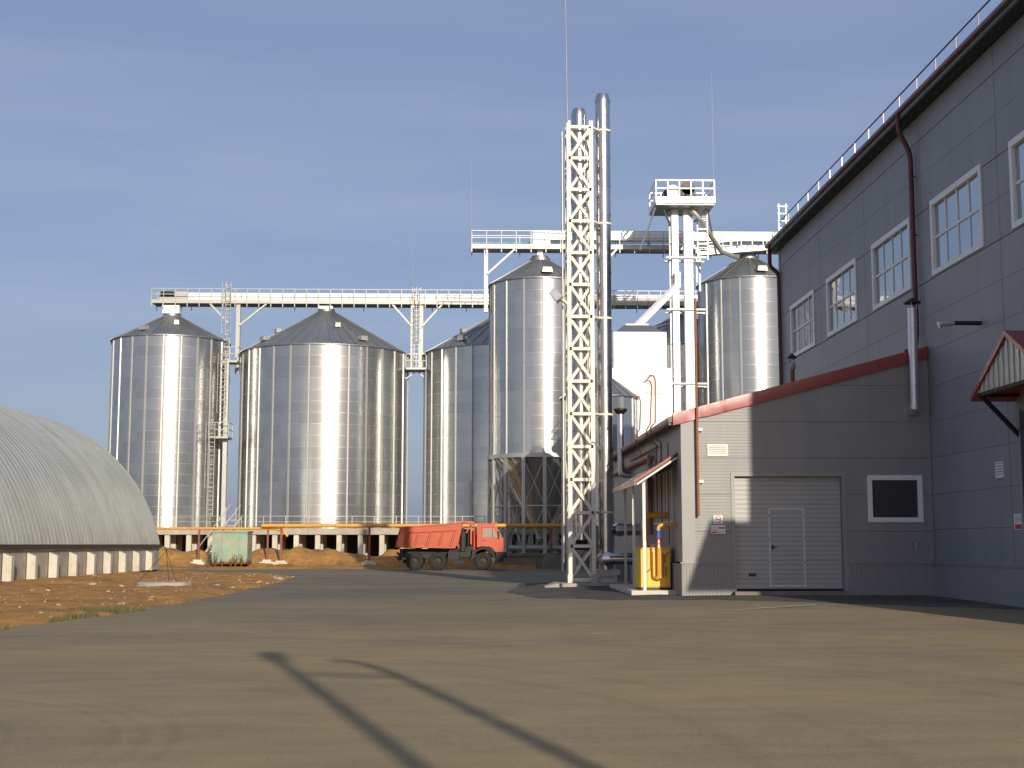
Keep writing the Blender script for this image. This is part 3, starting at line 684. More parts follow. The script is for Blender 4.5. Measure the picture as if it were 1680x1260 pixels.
# ------------------------------------------------------------------ arched hangar
HX, HC, HZ, HR = -17.75, -26.74, -.19, 9.17
hg = thing('arched_hangar', 'arched corrugated metal hangar on a low concrete wall with buttresses', 'hangar', (-26.7, 60, .1))
a0 = math.asin((1.55-HZ)/HR); NA = 44
PW = 1.06; npan = 36
m = MB()
prof = [(0, 0)]
for q in range(2): prof += [(q*.53+.14, 0), (q*.53+.19, .036), (q*.53+.27, .036), (q*.53+.32, 0)]
prof += [(1.05, .0), (1.07, .012)]
for i in range(NA+1):
    a = a0-.02+(math.pi-2*a0+.04)*i/NA
    for (yy, up) in prof:
        r = HR+up; m.v.append((HC+r*math.cos(a)+.0, yy, HZ+r*math.sin(a)))
k = len(prof)
for i in range(NA):
    for j in range(k-1): m.f.append((i*k+j, i*k+j+1, (i+1)*k+j+1, (i+1)*k+j))
pan = m.mesh('arch_panel', 'galv_old', True)
for i in range(npan):
    yy = 76.7-(i+1)*PW
    put(pan, 'arch_panel', hg, Vector((rnd.uniform(-.012, .012), yy, rnd.uniform(-.012, .012)))-hg.location)
m = MB(); m.prism([(HC+HR*.998*math.cos(a0+(math.pi-2*a0)*i/24), 76.55, HZ+HR*.998*math.sin(a0+(math.pi-2*a0)*i/24)) for i in range(25)], (0, .06, 0)); m.build('end_wall', 'galv_old', hg)
m = MB(); m.box(-18.0, 38.95, 1.42, -17.62, 76.72, 1.60); m.build('base_beam', 'gutter_dark', hg)
m = MB(); m.box(2*HC+17.6, 38.95, 1.42, 2*HC+18.0, 76.72, 1.60); m.build('base_beam', 'gutter_dark', hg)
for sx in (HX, 2*HC-HX):
    yy = 76.6
    while yy > 39:
        y1 = max(38.9, yy-2.76); m = MB(); m.box(sx-.2, y1+.008, .2, sx, yy-.008, 1.42); m.build('wall_panel', 'concrete', hg); yy -= 2.76
m = MB(); m.box(HX-.25, 38.9, -.1, HX-.06, 76.6, .2); m.build('footing', 'gutter_dark', hg)
m = MB(); m.prism([(HX, 0, .22), (HX+.37, 0, .22), (HX+.37, 0, 1.13), (HX, 0, 1.28)], (0, .30, 0)); bt = m.mesh('buttress', 'concrete_pale')
m = MB(); m.box(HX+.0, -.03, .0, HX+.03, .0, 1.3); tie = m.mesh('tie_rod', 'gutter_dark')
for i in range(13):
    yy = 74.3-2.76*i-.9
    b_ = put(bt, 'buttress', hg, Vector((0, yy, 0))-hg.location)
    put(tie, 'tie_rod', b_, (0, 0, 0))
m = MB(); m.box(HX-.3, 38.9, -.02, HX+.03, 76.6, .1); 

# ------------------------------------------------------------------ rubble, disc, grass
m = MB(); m.lathe([(.02, 0), (.9, .0), (.92, .03), (.92, .17), (.88, .2), (.02, .2)], n=40); o = m.build('concrete_disc', 'concrete', None, True)
o.location = (-10.53, 46.4, .13); tag(o, 'round flat concrete manhole slab lying on the dirt', 'slab')
tp = thing('rod_tripod', 'thin rebar tripod standing over the round concrete slab', 'tripod', (-10.53, 46.4, .3))
for dx, dy in ((-1.0, -.1), (.55, -.5), (.02, .6)):
    m = MB(); m.tube((-10.53+dx, 46.4+dy, .2), (-10.5-dx*.1, 46.4-dy*.1, 1.48), .009, 5); m.build('rod', 'dark_steel', tp)
def stone_mesh(seed):
    r_ = random.Random(seed); m = MB(); import itertools
    pr_ = [(.02, -.35), (.75, -.3), (1.0, .0), (.7, .35), (.25, .5), (.02, .52)]
    m.lathe(pr_, n=7)
    m.v = [(x*r_.uniform(.75, 1.2), y*r_.uniform(.75, 1.2), z*r_.uniform(.8, 1.15)) for x, y, z in m.v]
    return m.mesh('rubble_stone', 'stone')
stones = [stone_mesh(i) for i in range(6)]
for i in range(55):
    for _ in range(50):
        x = rnd.uniform(-17.2, -7.6); y = rnd.uniform(25, 62)
        edge = sdist(NEAR, x, y)
        if edge > (.15 if i % 3 == 0 else .6) and (i % 3 or edge < 1.4): break
    s_ = rnd.choice((.035, .04, .05, .055, .06, .07, .09, .12))*(1.25 if y > 40 else 1)
    o = put(rnd.choice(stones), 'rubble_stone', None, (x, y, h_near(x, y)+s_*.15), (rnd.uniform(-.3, .3), rnd.uniform(-.3, .3), rnd.uniform(0, 6)), scale=(s_*rnd.uniform(.8, 1.6), s_, s_*.8))
    tag(o, 'pale lump of rubble strewn on the orange dirt before the hangar', 'stone', 'pale rubble on the dirt')
m = MB()
for i in range(480):
    x = rnd.uniform(-17.5, -7.4); y = rnd.uniform(24, 68); s_ = rnd.uniform(.015, .045)
    e_ = sdist(NEAR, x, y)
    if e_ < .1: continue
    z = h_near(x, y); a = rnd.uniform(0, 6)
    m.hexa([(x+s_*math.cos(a+q*1.57)*(1 if k == 0 else .6), y+s_*math.sin(a+q*1.57)*(1 if k == 0 else .6), z-.01+k*s_*.9) for k in (0, 1) for q in range(4)])
tag(m.build('gravel', 'stone'), 'small pale stones scattered through the dirt', 'gravel', kind='stuff')
m = MB()
for i in range(5200):
    t_ = rnd.random()
    y = 25.2+t_*11; x = -8.98+1.4*S(25, 37, y)-abs(rnd.gauss(0, .42))+.1
    if nz3(x*.8, y*.45, 2) < -.05: continue
    z = max(h_near(x, y), zg(x, y)); hgt = rnd.uniform(.04, .15); a = rnd.uniform(0, 6.28); w = .010
    m.poly([(x-w*math.cos(a), y-w*math.sin(a), z-.01), (x+w*math.cos(a), y+w*math.sin(a), z-.01), (x+rnd.uniform(-.05, .05), y+rnd.uniform(-.05, .05), z+hgt)])
tag(m.build('grass', 'grass'), 'sparse green grass along the asphalt edge', 'grass', kind='stuff')

m = MB()
for i in range(110):
    y = 9+rnd.random()**1.6*30; x = rnd.uniform(-.36, .38)*y; s_ = rnd.uniform(.004, .011)*(1+y/40); z = zg(x, y); a = rnd.uniform(0, 6)
    m.hexa([(x+s_*math.cos(a+q*1.57)*(1 if k == 0 else .5), y+s_*math.sin(a+q*1.57)*(1 if k == 0 else .5), z-.02+k*(.022+s_*.5)) for k in (0, 1) for q in range(4)])
tag(m.build('grit', 'new_asphalt'), 'loose grit and pebbles scattered over the asphalt yard', 'gravel', kind='stuff')

# ------------------------------------------------------------------ panel walls
def panels(parent, rows, spans, openings, top, place, thick, mat, name='wall_panel', gap=.006, strong=None):
    """Sandwich panels in rows; spans are the joints along the wall; openings (u0,u1,z0,z1) are cut out; place(u, w, z) -> xyz."""
    for za_, zb_ in zip(rows[:-1], rows[1:]):
        for ua, ub in zip(spans[:-1], spans[1:]):
            ga, gb = (gap if strong is None or any(abs(q-za_) < .01 for q in strong) else .0035), (gap if strong is None or any(abs(q-zb_) < .01 for q in strong) else .0035)
            a, b = za_+ga, zb_-gb
            cuts = sorted({a, b} | {z for (_, _, p, q) in openings for z in (p, q) if a < z < b})
            pieces = []
            for c0, c1 in zip(cuts[:-1], cuts[1:]):
                us = [(ua+gap, ub-gap)]
                for (p, q, r_, s_) in openings:
                    if r_ < (c0+c1)/2 < s_:
                        nu = []
                        for (e, g) in us:
                            if q <= e or p >= g: nu.append((e, g)); continue
                            if p > e: nu.append((e, p))
                            if q < g: nu.append((q, g))
                        us = nu
                for (e, g) in us:
                    te, tg = top(e), top(g)
                    if max(te, tg) <= c0+.02: continue
                    pts = []
                    if te <= c0:
                        f_ = (c0-te)/(tg-te); e2 = e+(g-e)*f_; pts = [(e2, c0), (g, c0), (g, min(c1, tg))]
                        if tg > c1: pts.append((e+(g-e)*(c1-te)/(tg-te), c1))
                    else:
                        pts = [(e, c0), (g, c0), (g, min(c1, tg))]
                        if te < c1 < tg: pts.append((e+(g-e)*(c1-te)/(tg-te), c1))
                        pts.append((e, min(c1, te)))
                    pieces.append([pts, c0, c1])
            parts_ = []
            for pts, c0, c1 in pieces:              # pieces that touch across a cut stay one panel
                for grp in parts_:
                    if any(min(max(p[0] for p in pts), max(p[0] for p in g[0]))-max(min(p[0] for p in pts), min(p[0] for p in g[0])) > .01 and (abs(g[2]-c0) < 1e-6 or abs(g[1]-c1) < 1e-6) for g in grp):
                        grp.append([pts, c0, c1]); break
                else: parts_.append([[pts, c0, c1]])
            for grp in parts_:
                m = MB()
                for pts, _, _ in grp: m.prism([place(u, 0, z) for u, z in pts], Vector(place(0, thick, 0))-Vector(place(0, 0, 0)))
                m.build(name, mat, parent)
def ribbed(p0, p1, z0, z1, period, depth, outward):
    """Vertical-ribbed plinth sheet between two plan points."""
    p0, p1, o = Vector((*p0, 0)), Vector((*p1, 0)), Vector(outward); L = (p1-p0).length; n = max(1, round(L/period)); m = MB()
    prf = []
    for i in range(n):
        for f_, d in ((0, 0), (.35, 0), (.5, 1), (.85, 1)): prf.append(((i+f_)/n, d))
    prf.append((1, 0))
    for f_, d in prf:
        q = p0.lerp(p1, f_)+o*(depth*d); m.v += [(q.x, q.y, z0), (q.x, q.y, z1)]
    for i in range(len(prf)-1): m.f.append((2*i, 2*i+2, 2*i+3, 2*i+1))
    return m

# ------------------------------------------------------------------ lean-to annex
AX0, AX1, AY, AYB = 5.65, 12.54, 36.5, 54.3
def atop(x): return 5.02+(x-AX0)*(6.86-5.02)/(AX1-AX0)
an = thing('lean_to_annex', 'grey panelled lean-to annex with a red roof edge and a sectional garage door', 'annex', (9, 45, .2))
DX0, DX1, DZ0, DZ1 = 7.09, 10.04, .40, 3.45
WX0, WX1, WZ0, WZ1 = 10.74, 12.26, 2.2, 3.48
panels(an, [1.12, 1.95, 2.95, 3.95, 4.95, 5.95, 6.95], [AX0+.33, AX1], [(DX0-.06, DX1+.06, 0, DZ1+.06), (WX0, WX1, WZ0, WZ1)], atop,
       lambda u, w, z: (u, AY+w, z), .12, 'cladding', gap=.004)
m = MB(); m.box(AX0+.2, AY+.1, .2, DX0-.1, AY+.14, 1.1); m.box(DX1+.1, AY+.1, .2, AX1-.01, AY+.14, 1.1); m.box(AX0+.3, AY+.118, 1.1, DX0-.04, AY+.16, 5.0); m.box(DX1+.1, AY+.118, 1.1, WX0-.01, AY+.16, 6.2); m.box(DX0, AY+.118, DZ1+.05, DX1, AY+.16, 5.2)
m.build('wall_core', 'joint_dark', an)
m = MB(); m.prism([(AX0-.015, AY-.02, 1.1), (AX0+.34, AY-.02, 1.1), (AX0+.34, AY-.02, atop(AX0+.34)), (AX0-.015, AY-.02, atop(AX0))], (0, .13, 0)); m.box(AX0-.016, AY+.11, 1.1, AX0+.06, AY+.5, 5.0); m.build('corner_trim', 'cladding_flat', an)
ribbed((AX0-.03, AY-.05), (DX0-.1, AY-.05), .22, 1.08, .075, .018, (0, -1, 0)).build('plinth_sheet', 'cladding_flat', an)
ribbed((DX1+.1, AY-.03), (AX1, AY-.03), .22, 1.08, .075, .018, (0, -1, 0)).build('plinth_sheet', 'cladding_flat', an)
ribbed((AX0-.03, AY+12), (AX0-.03, AY-.05), .22, 1.08, .075, .018, (-1, 0, 0)).build('plinth_sheet', 'cladding_flat', an)
m = MB(); m.box(AX0-.08, AY-.09, 1.08, DX0-.07, AY, 1.12); m.build('plinth_cap', 'cladding_flat', an)
m = MB(); m.box(DX1+.1, AY-.07, 1.08, AX1, AY, 1.12); m.build('plinth_cap', 'cladding_flat', an)
# door reveal and frame
m = MB(); m.box(DX0-.10, AY-.025, .22, DX0, AY+.16, DZ1+.10); m.build('door_jamb', 'cladding_flat', an)
m = MB(); m.box(DX1, AY-.025, .22, DX1+.10, AY+.16, DZ1+.10); m.build('door_jamb', 'cladding_flat', an)
m = MB(); m.box(DX0, AY-.025, DZ1, DX1, AY+.16, DZ1+.10); m.build('door_lintel', 'cladding_flat', an)
dm = MB(); dm.box(DX0, AY+.20, DZ0-.1, DX1, AY+.24, DZ1); gd = dm.build('garage_door', 'joint_dark', an)
nsl = 24; sh = (DZ1-DZ0)/nsl
m = MB(); m.box(DX0+.01, AY+.158, .003, DX1-.01, AY+.2, sh-.003); m.prism([(DX0+.012, AY+.158, .02), (DX0+.012, AY+.152, .03), (DX0+.012, AY+.152, sh-.03), (DX0+.012, AY+.158, sh-.02)], (DX1-DX0-.024, 0, 0))
sl = m.mesh('door_slat', 'door_grey')
for i in range(nsl): put(sl, 'door_slat', gd, (0, 0, DZ0+i*sh))
m = MB(); m.box(DX0+.01, AY+.15, DZ0-.06, DX1-.01, AY+.2, DZ0); m.build('door_seal', 'rubber', gd)
wk_ = (8.06, 9.0, .50, 2.54)
m = MB()
m.box(wk_[0]-.03, AY+.135, wk_[2], wk_[0]+.02, AY+.156, wk_[3]); m.box(wk_[1]-.02, AY+.135, wk_[2], wk_[1]+.03, AY+.156, wk_[3])
m.box(wk_[0]-.03, AY+.135, wk_[3], wk_[1]+.03, AY+.156, wk_[3]+.045); m.box(wk_[0]-.03, AY+.135, wk_[2]-.045, wk_[1]+.03, AY+.156, wk_[2])
m.build('wicket_frame', 'trim_pale', gd)
m = MB()
for z in (1.12, 1.75, 2.38):
    for x in (wk_[0]-.03, wk_[1]): m.box(x, AY+.125, z-.015, x+.03, AY+.136, z+.015)
m.build('wicket_hinge', 'sign_black', gd)
m = MB(); m.bar((8.12, AY+.10, 1.52), (8.24, AY+.10, 1.53), .025); m.box(8.11, AY+.1, 1.47, 8.15, AY+.156, 1.58); m.build('wicket_handle', 'dark_steel', gd)
m = MB(); m.box(7.46, AY+.12, .74, 7.66, AY+.16, .82); m.build('vent_slot', 'sign_black', gd)
m = MB(); m.box(DX0-.1, AY-.35, .15, DX1+.1, AY+.25, .34); m.build('threshold', 'concrete_dirty', an)
# annex window
fw = .13
m = MB(); m.box(WX0, AY-.03, WZ0, WX0+fw, AY+.1, WZ1); m.box(WX1-fw, AY-.03, WZ0, WX1, AY+.1, WZ1); m.box(WX0+fw, AY-.03, WZ0, WX1-fw, AY+.1, WZ0+fw); m.box(WX0+fw, AY-.03, WZ1-fw, WX1-fw, AY+.1, WZ1)
wf = m.build('window_frame', 'pvc', an)
m = MB(); m.box(WX0+fw, AY+.04, WZ0+fw, WX1-fw, AY+.06, WZ1-fw); m.build('window_pane', 'glass_dark', wf)
# louvre vent
def louvre(parent, x0, x1, z0, z1, y, n, mat='vent_white', axis='x', xw=0):
    m = MB()
    if axis == 'x':
        m.box(x0, y-.03, z0, x0+.035, y+.01, z1); m.box(x1-.035, y-.03, z0, x1, y+.01, z1); m.box(x0+.035, y-.03, z0, x1-.035, y+.01, z0+.035); m.box(x0+.035, y-.03, z1-.035, x1-.035, y+.01, z1)
    else:
        m.box(xw-.03, x0, z0, xw+.01, x0+.035, z1); m.box(xw-.03, x1-.035, z0, xw+.01, x1, z1); m.box(xw-.03, x0+.035, z0, xw+.01, x1-.035, z0+.035); m.box(xw-.03, x0+.035, z1-.035, xw+.01, x1-.035, z1)
    v = m.build('louvre_vent', mat, parent)
    h = (z1-z0-.07)/n
    for i in range(n):
        z = z0+.035+i*h; m = MB()
        if axis == 'x': m.hexa([(x0+.035, y-.035, z), (x1-.035, y-.035, z), (x1-.035, y+.0, z+h*.7), (x0+.035, y+.0, z+h*.7), (x0+.035, y-.035, z+.012), (x1-.035, y-.035, z+.012), (x1-.035, y+.0, z+h*.7+.012), (x0+.035, y, z+h*.7+.012)])
        else: m.hexa([(xw-.035, x0+.035, z), (xw-.035, x1-.035, z), (xw, x1-.035, z+h*.7), (xw, x0+.035, z+h*.7), (xw-.035, x0+.035, z+.012), (xw-.035, x1-.035, z+.012), (xw, x1-.035, z+h*.7+.012), (xw, x0+.035, z+h*.7+.012)])
        m.build('louvre_blade', mat, v)
louvre(an, 6.36, 6.92, 4.0, 4.32, AY-.005, 5)
# red verge flashing, in lapped lengths
xs_ = [5.42, 6.9, 9.35, 11.1, 12.52]
for i in range(4):
    xa, xb = xs_[i], xs_[i+1]+(.05 if i < 3 else 0); d = .004*(i % 2); ns = 14 if i == 0 else 8; m = MB()
    for q in range(ns+1):
        x = xa+(xb-xa)*q/ns; t_ = atop(x); wv = (.012 if i else .028)*nz3(x*3.1, i*7.0); lo = .015*nz3(x*2.3, 3+i)
        if i == 0 and .55 < x-xa < .95: lo += .03*math.sin((x-xa-.55)/.4*math.pi)
        m.v += [(x, AY-.075-d+wv, t_-.13+lo), (x, AY-.085-d-wv, t_+.05), (x, AY-.075-d, t_+.2), (x, AY+.2, t_+.215), (x, AY+.2, t_+.19), (x, AY-.02, t_+.0)]
    for q in range(ns):
        for e in range(6): m.f.append((q*6+e, q*6+(e+1) % 6, q*6+6+(e+1) % 6, q*6+6+e))
    m.f.append((5, 4, 3, 2, 1, 0)); b6 = ns*6; m.f.append(tuple(b6+e for e in range(6)))
    m.build('verge_flashing', 'red_sheet', an, True)
# roof and side
m = MB(); m.hexa([(5.30, AY-.02, atop(5.30)-.02), (AX1, AY-.02, atop(AX1)-.02), (AX1, AYB+.2, atop(AX1)-.02), (5.30, AYB+.2, atop(5.30)-.02), (5.30, AY-.02, atop(5.30)+.14), (AX1, AY-.02, atop(AX1)+.14), (AX1, AYB+.2, atop(AX1)+.14), (5.30, AYB+.2, atop(5.30)+.14)])
m.build('roof_sheet', 'maroon', an)
panels(an, [1.12, 4.99], [AY+.5, 38.9, 40.2, 41.4, 42.6, 43.8, 45.0, 46.2, 47.4, 48.6, 49.8, 51.0, 52.2, AYB], [(38.3, 43.0, 2.2, 3.75)], lambda u: 9,
       lambda u, w, z: (AX0+w, u, z), .12, 'cladding_flat')
m = MB(); m.box(AX0+.125, AY+.4, .2, AX0+.16, AYB, 2.19); m.box(AX0+.125, AY+.4, 3.76, AX0+.16, AYB, 4.98); m.box(AX0+.125, 43.01, 2.19, AX0+.16, AYB, 3.76); m.build('wall_core', 'joint_dark', an)
m = MB(); m.box(AX0-.005, AYB, .2, AX1, AYB+.12, 5.0); m.build('rear_wall', 'cladding_flat', an)
m = MB(); m.path([(5.36, AY+.05, 4.93), (5.36, AYB+.2, 4.98)], .085, 8); m.build('gutter', 'gutter_brown', an, True)
for ya, yb in ((38.3, 40.6), (40.7, 43.0)):
    m = MB(); m.box(AX0-.02, ya, 2.2, AX0+.08, ya+.08, 3.75); m.box(AX0-.02, yb-.08, 2.2, AX0+.08, yb, 3.75); m.box(AX0-.02, ya+.08, 2.2, AX0+.08, yb-.08, 2.28); m.box(AX0-.02, ya+.08, 3.67, AX0+.08, yb-.08, 3.75)
    for k in (1, 2, 3): m.box(AX0-.02, ya+(yb-ya)*k/4-.025, 2.28, AX0+.08, ya+(yb-ya)*k/4+.025, 3.67)
    f_ = m.build('window_frame', 'pvc', an)
    for k in range(4):
        a_, b_ = ya+(yb-ya)*k/4+.03, ya+(yb-ya)*(k+1)/4-.03
        m = MB(); m.box(AX0+.02, a_, 2.28, AX0+.035, b_, 3.67); m.build('window_pane', 'glass_sky', f_)
# pipe clips on the front wall
tag(MB().path([(6.07, 36.36, 2.36), (6.07, 36.36, 8.35)], .035, 8).build('vent_pipe', 'brown_pipe', None, True), 'tall thin copper-brown vent pipe clipped to the annex front and rising above its roof', 'pipe')
for z in (3.30, 4.72):
    m = MB(); m.box(6.1, 36.38, z-.04, 6.22, 36.46, z+.04); tag(m.build('clip_box', 'sign_white'), 'small white fixing box holding the brown vent pipe on the wall', 'bracket', 'white pipe fixings on the annex front')
m = MB(); m.box(6.03, 36.3, 7.7, 6.1, 36.37, 7.95); 
m = MB(); m.path([(11.93, 36.45, 1.66), (11.93, 36.33, 1.66), (11.97, 36.33, 1.65), (11.97, 36.33, 1.42)], .02, 6); tag(m.build('water_tap', 'zinc', None, True), 'small grey outdoor tap on the annex wall under the window', 'tap')

# signs on the annex
sg = thing('no_smoking_sign', 'square white no-smoking sign with crossed cigarette in a red ring', 'sign', (6.61, 36.46, 2.26))
m = MB(); m.box(6.49, 36.455, 2.15, 6.74, 36.475, 2.38); m.build('plate', 'sign_white', sg)
m = MB()
for i in range(24):
    a, b = 2*math.pi*i/24, 2*math.pi*(i+1)/24
    m.poly([(6.615+r*math.cos(q), 36.452, 2.27+r*math.sin(q)) for r, q in ((.095, a), (.095, b), (.075, b), (.075, a))])
m.bar((6.553, 36.451, 2.332), (6.677, 36.451, 2.208), .018, .002, (0, 1, 0)); m.build('ring', 'sign_red', sg)
m = MB(); m.box(6.555, 36.449, 2.258, 6.66, 36.4515, 2.28); m.box(6.665, 36.449, 2.258, 6.678, 36.4515, 2.28); m.path([(6.675, 36.45, 2.285), (6.66, 36.45, 2.30), (6.675, 36.45, 2.315)], .004, 4); m.build('cigarette', 'sign_black', sg)
s2_ = thing('notice_board', 'white notice board with red and grey text blocks below the no-smoking sign', 'sign', (6.61, 36.46, 2.0))
m = MB(); m.box(6.42, 36.455, 1.88, 6.81, 36.475, 2.125); m.build('plate', 'sign_white', s2_)
m = MB(); m.box(6.62, 36.452, 2.02, 6.79, 36.4545, 2.065); m.box(6.445, 36.452, 1.90, 6.58, 36.4545, 1.95); m.build('red_text', 'sign_red', s2_)
m = MB()
for z in (2.085, 2.04, 2.0, 1.965): m.box(6.44, 36.452, z, 6.60, 36.4545, z+.014)
for x in (6.61, 6.67, 6.73): m.box(x, 36.452, 1.9, x+.045, 36.4545, 1.95)
m.build('grey_text', 'sign_grey', s2_)

# galvanised duct hanging on the annex front, flues on its roof
vd = thing('spiral_duct', 'bright galvanised spiral duct with rain cap running down the annex front', 'duct', (12.0, 36.2, 5.3))
for i in range(5):
    z0_ = 5.42+i*.53; m = MB(); m.lathe([(.125, z0_), (.125, z0_+.52), (.135, z0_+.52), (.135, z0_+.53)], (12.02+i*.006, 36.16), 16); m.build('duct_section', 'duct_bright', vd, True)
m = MB(); m.path([(12.02, 36.16, 5.44), (12.02, 36.17, 5.32), (12.02, 36.25, 5.26), (12.02, 36.52, 5.26)], .13, 14); m.build('duct_elbow', 'duct_bright', vd, True)
m = MB(); m.lathe([(.02, 8.36), (.23, 8.22), (.23, 8.2), (.02, 8.3)], (12.05, 36.16), 18); m.build('rain_cap', 'dark_steel', vd, True)
m = MB()
for a in (0, 2.1, 4.2): m.bar((12.05+.11*math.cos(a), 36.16+.11*math.sin(a), 8.05), (12.05+.14*math.cos(a), 36.16+.14*math.sin(a), 8.26), .02)
m.build('cap_strut', 'duct_bright', vd)
def flue(name, label, x, y, z0, z1, r, pipe, capm, cat='flue'):
    t = thing(name, label, cat, (x, y, z0))
    m = MB(); m.tube((x, y, z0), (x, y, z1), r, 12); m.build('flue_pipe', pipe, t, True)
    m = MB(); m.lathe([(r*1.1, z1-.02), (r*1.5, z1+.03), (r*1.5, z1+.18), (r*.9, z1+.24)], (x, y), 14); m.build('flue_head', 'zinc', t, True)
    m = MB(); m.lathe([(r*2.1, z1+.42), (.02, z1+.58), (.02, z1+.5), (r*2.1, z1+.4)], (x, y), 14); m.bar((x-r, y, z1+.2), (x-r, y, z1+.43), .02); m.bar((x+r, y, z1+.2), (x+r, y, z1+.43), .02); m.build('rain_cap', capm, t, True)
    return t
flue('roof_flue', 'dark brown roof flue with rain cap against the grey tall wall', 10.8, 45, 6.35, 7.5, .075, 'gutter_brown', 'dark_steel')

# ------------------------------------------------------------------ tall main building
WX = 12.55; BY0, BY1 = 17.2, 54.0; EZ = 13.75
bb = thing('main_building', 'tall dark grey panelled factory hall with a row of white grid windows', 'building', (22, 38, .2))
wins = [(52.32-5.5*i-3.72, 52.32-5.5*i) for i in range(6)]
ops = [(a, b, 8.9, 11.0) for a, b in wins]
panels(bb, [1.1, 2.0, 2.95, 3.95, 4.92, 5.9, 6.9, 7.88, 8.85, 9.87, 10.88, 11.93, 12.96, 13.72], [BY0, 20.1, 25.6, 31.1, 36.6, 42.1, 47.7, BY1], ops, lambda u: 99,
       lambda u, w, z: (WX+w, u, z), .14, 'cladding_blue', gap=.012, strong=(8.85, 10.88, 12.96))
m = MB(); m.box(WX+.145, BY0+.1, .1, WX+.3, BY1-.1, 8.89); m.box(WX+.145, BY0+.1, 11.01, WX+.3, BY1-.1, 13.7)
edges = [BY0+.1]+sorted([q for w_ in wins for q in w_])+[BY1-.1]
for i in range(0, len(edges), 2):
    if edges[i+1] > edges[i]: m.box(WX+.145, edges[i], 8.89, WX+.3, edges[i+1], 11.01)
m.build('wall_core', 'joint_dark', bb)
m = MB(); m.box(WX-.05, BY0, .05, WX+.1, BY1, 1.06); m.build('plinth', 'cladding_flat', bb)
m = MB(); m.box(WX-.07, BY0, 1.06, WX+.02, BY1, 1.10); m.build('plinth_cap', 'cladding_flat', bb)
m = MB(); m.box(WX+.02, BY1, .05, 36, BY1+.15, EZ); m.build('end_wall', 'cladding_blue', bb)
m = MB(); m.box(WX+.0, BY0-.15, .05, 36, BY0, EZ); m.build('end_wall', 'cladding_blue', bb)
m = MB(); m.box(35.85, BY0, .05, 36, BY1, EZ); m.build('rear_wall', 'cladding_blue', bb)
for yy in (BY0, BY1):
    m = MB(); m.box(WX-.02, yy-.16 if yy == BY0 else yy-.14, .1, WX+.01, yy+.14 if yy == BY0 else yy+.16, EZ); m.build('corner_trim', 'cladding_flat', bb)
RS = .17; RX = 24.3
def rz_(x): return 13.95+(min(x, 2*RX-x)-12.1)*RS
m = MB()
for xa, xb in ((12.1, RX), (RX, 2*RX-12.1)):
    m.hexa([(xa, BY0-.4, rz_(xa)-.12), (xb, BY0-.4, rz_(xb)-.12), (xb, BY1+.4, rz_(xb)-.12), (xa, BY1+.4, rz_(xa)-.12), (xa, BY0-.4, rz_(xa)), (xb, BY0-.4, rz_(xb)), (xb, BY1+.4, rz_(xb)), (xa, BY1+.4, rz_(xa))])
m.build('roof_slab', 'maroon', bb)
for yy in (BY0-.15, BY1+.01):
    m = MB(); m.prism([(WX, yy, EZ), (36.0, yy, EZ), (RX, yy, rz_(RX)-.14)], (0, .14, 0)); m.build('gable_panel', 'cladding_blue', bb)
m = MB(); m.box(12.12, BY0-.4, 13.66, WX+.1, BY1+.4, 13.74); m.build('soffit', 'dark_steel', bb)
m = MB(); m.path([(12.10, BY0-.4, 13.90), (12.10, BY1+.42, 13.90)], .082, 10); m.build('gutter', 'maroon', bb, True)
m = MB(); m.box(12.14, BY0-.4, 13.74, 12.19, BY1+.4, 13.86); m.build('fascia', 'galv_roof', bb)
# roof railing
rr = thing('roof_railing', 'thin red-brown safety railing along the eave of the tall hall', 'railing', (12.4, 38, 14))
m = MB(); m.bar((0, 0, 0), (0, 0, .66), .026); ps2 = m.mesh('rail_post', 'maroon')
yy = 53.2
while yy > 21.8: put(ps2, 'rail_post', rr, (.0, yy-38, rz_(12.4)-14)); yy -= 1.55
m = MB(); m.bar((12.4, 53.3, rz_(12.4)+.66), (12.4, 21.7, rz_(12.4)+.66), .03); m.build('handrail', 'dark_steel', rr)
# windows
for a, b in wins:
    m = MB(); x0_, x1_ = WX-.035, WX+.10
    m.box(x0_, a, 8.9, x1_, a+.16, 11.0); m.box(x0_, b-.16, 8.9, x1_, b, 11.0); m.box(x0_, a+.16, 8.9, x1_, b-.16, 9.04); m.box(x0_, a+.16, 10.84, x1_, b-.16, 11.0)
    f_ = m.build('window', 'pvc', bb)
    m = MB(); iw = (b-a-.32)/4
    for k in (1, 2, 3): m.box(WX+.035, a+.16+iw*k-(.04 if k == 2 else .025), 9.04, WX+.09, a+.16+iw*k+(.04 if k == 2 else .025), 10.84)
    m.box(WX+.03, a+.16, 9.91, WX+.092, b-.16, 9.98); m.build('window_bar', 'pvc', f_)
    for k in range(4):
        for (z0_, z1_) in ((9.04, 9.91), (9.98, 10.84)):
            m = MB(); m.box(WX+.06, a+.16+iw*k+.03, z0_, WX+.07, a+.16+iw*(k+1)-.03, z1_); m.build('window_pane', 'glass_sky', f_)
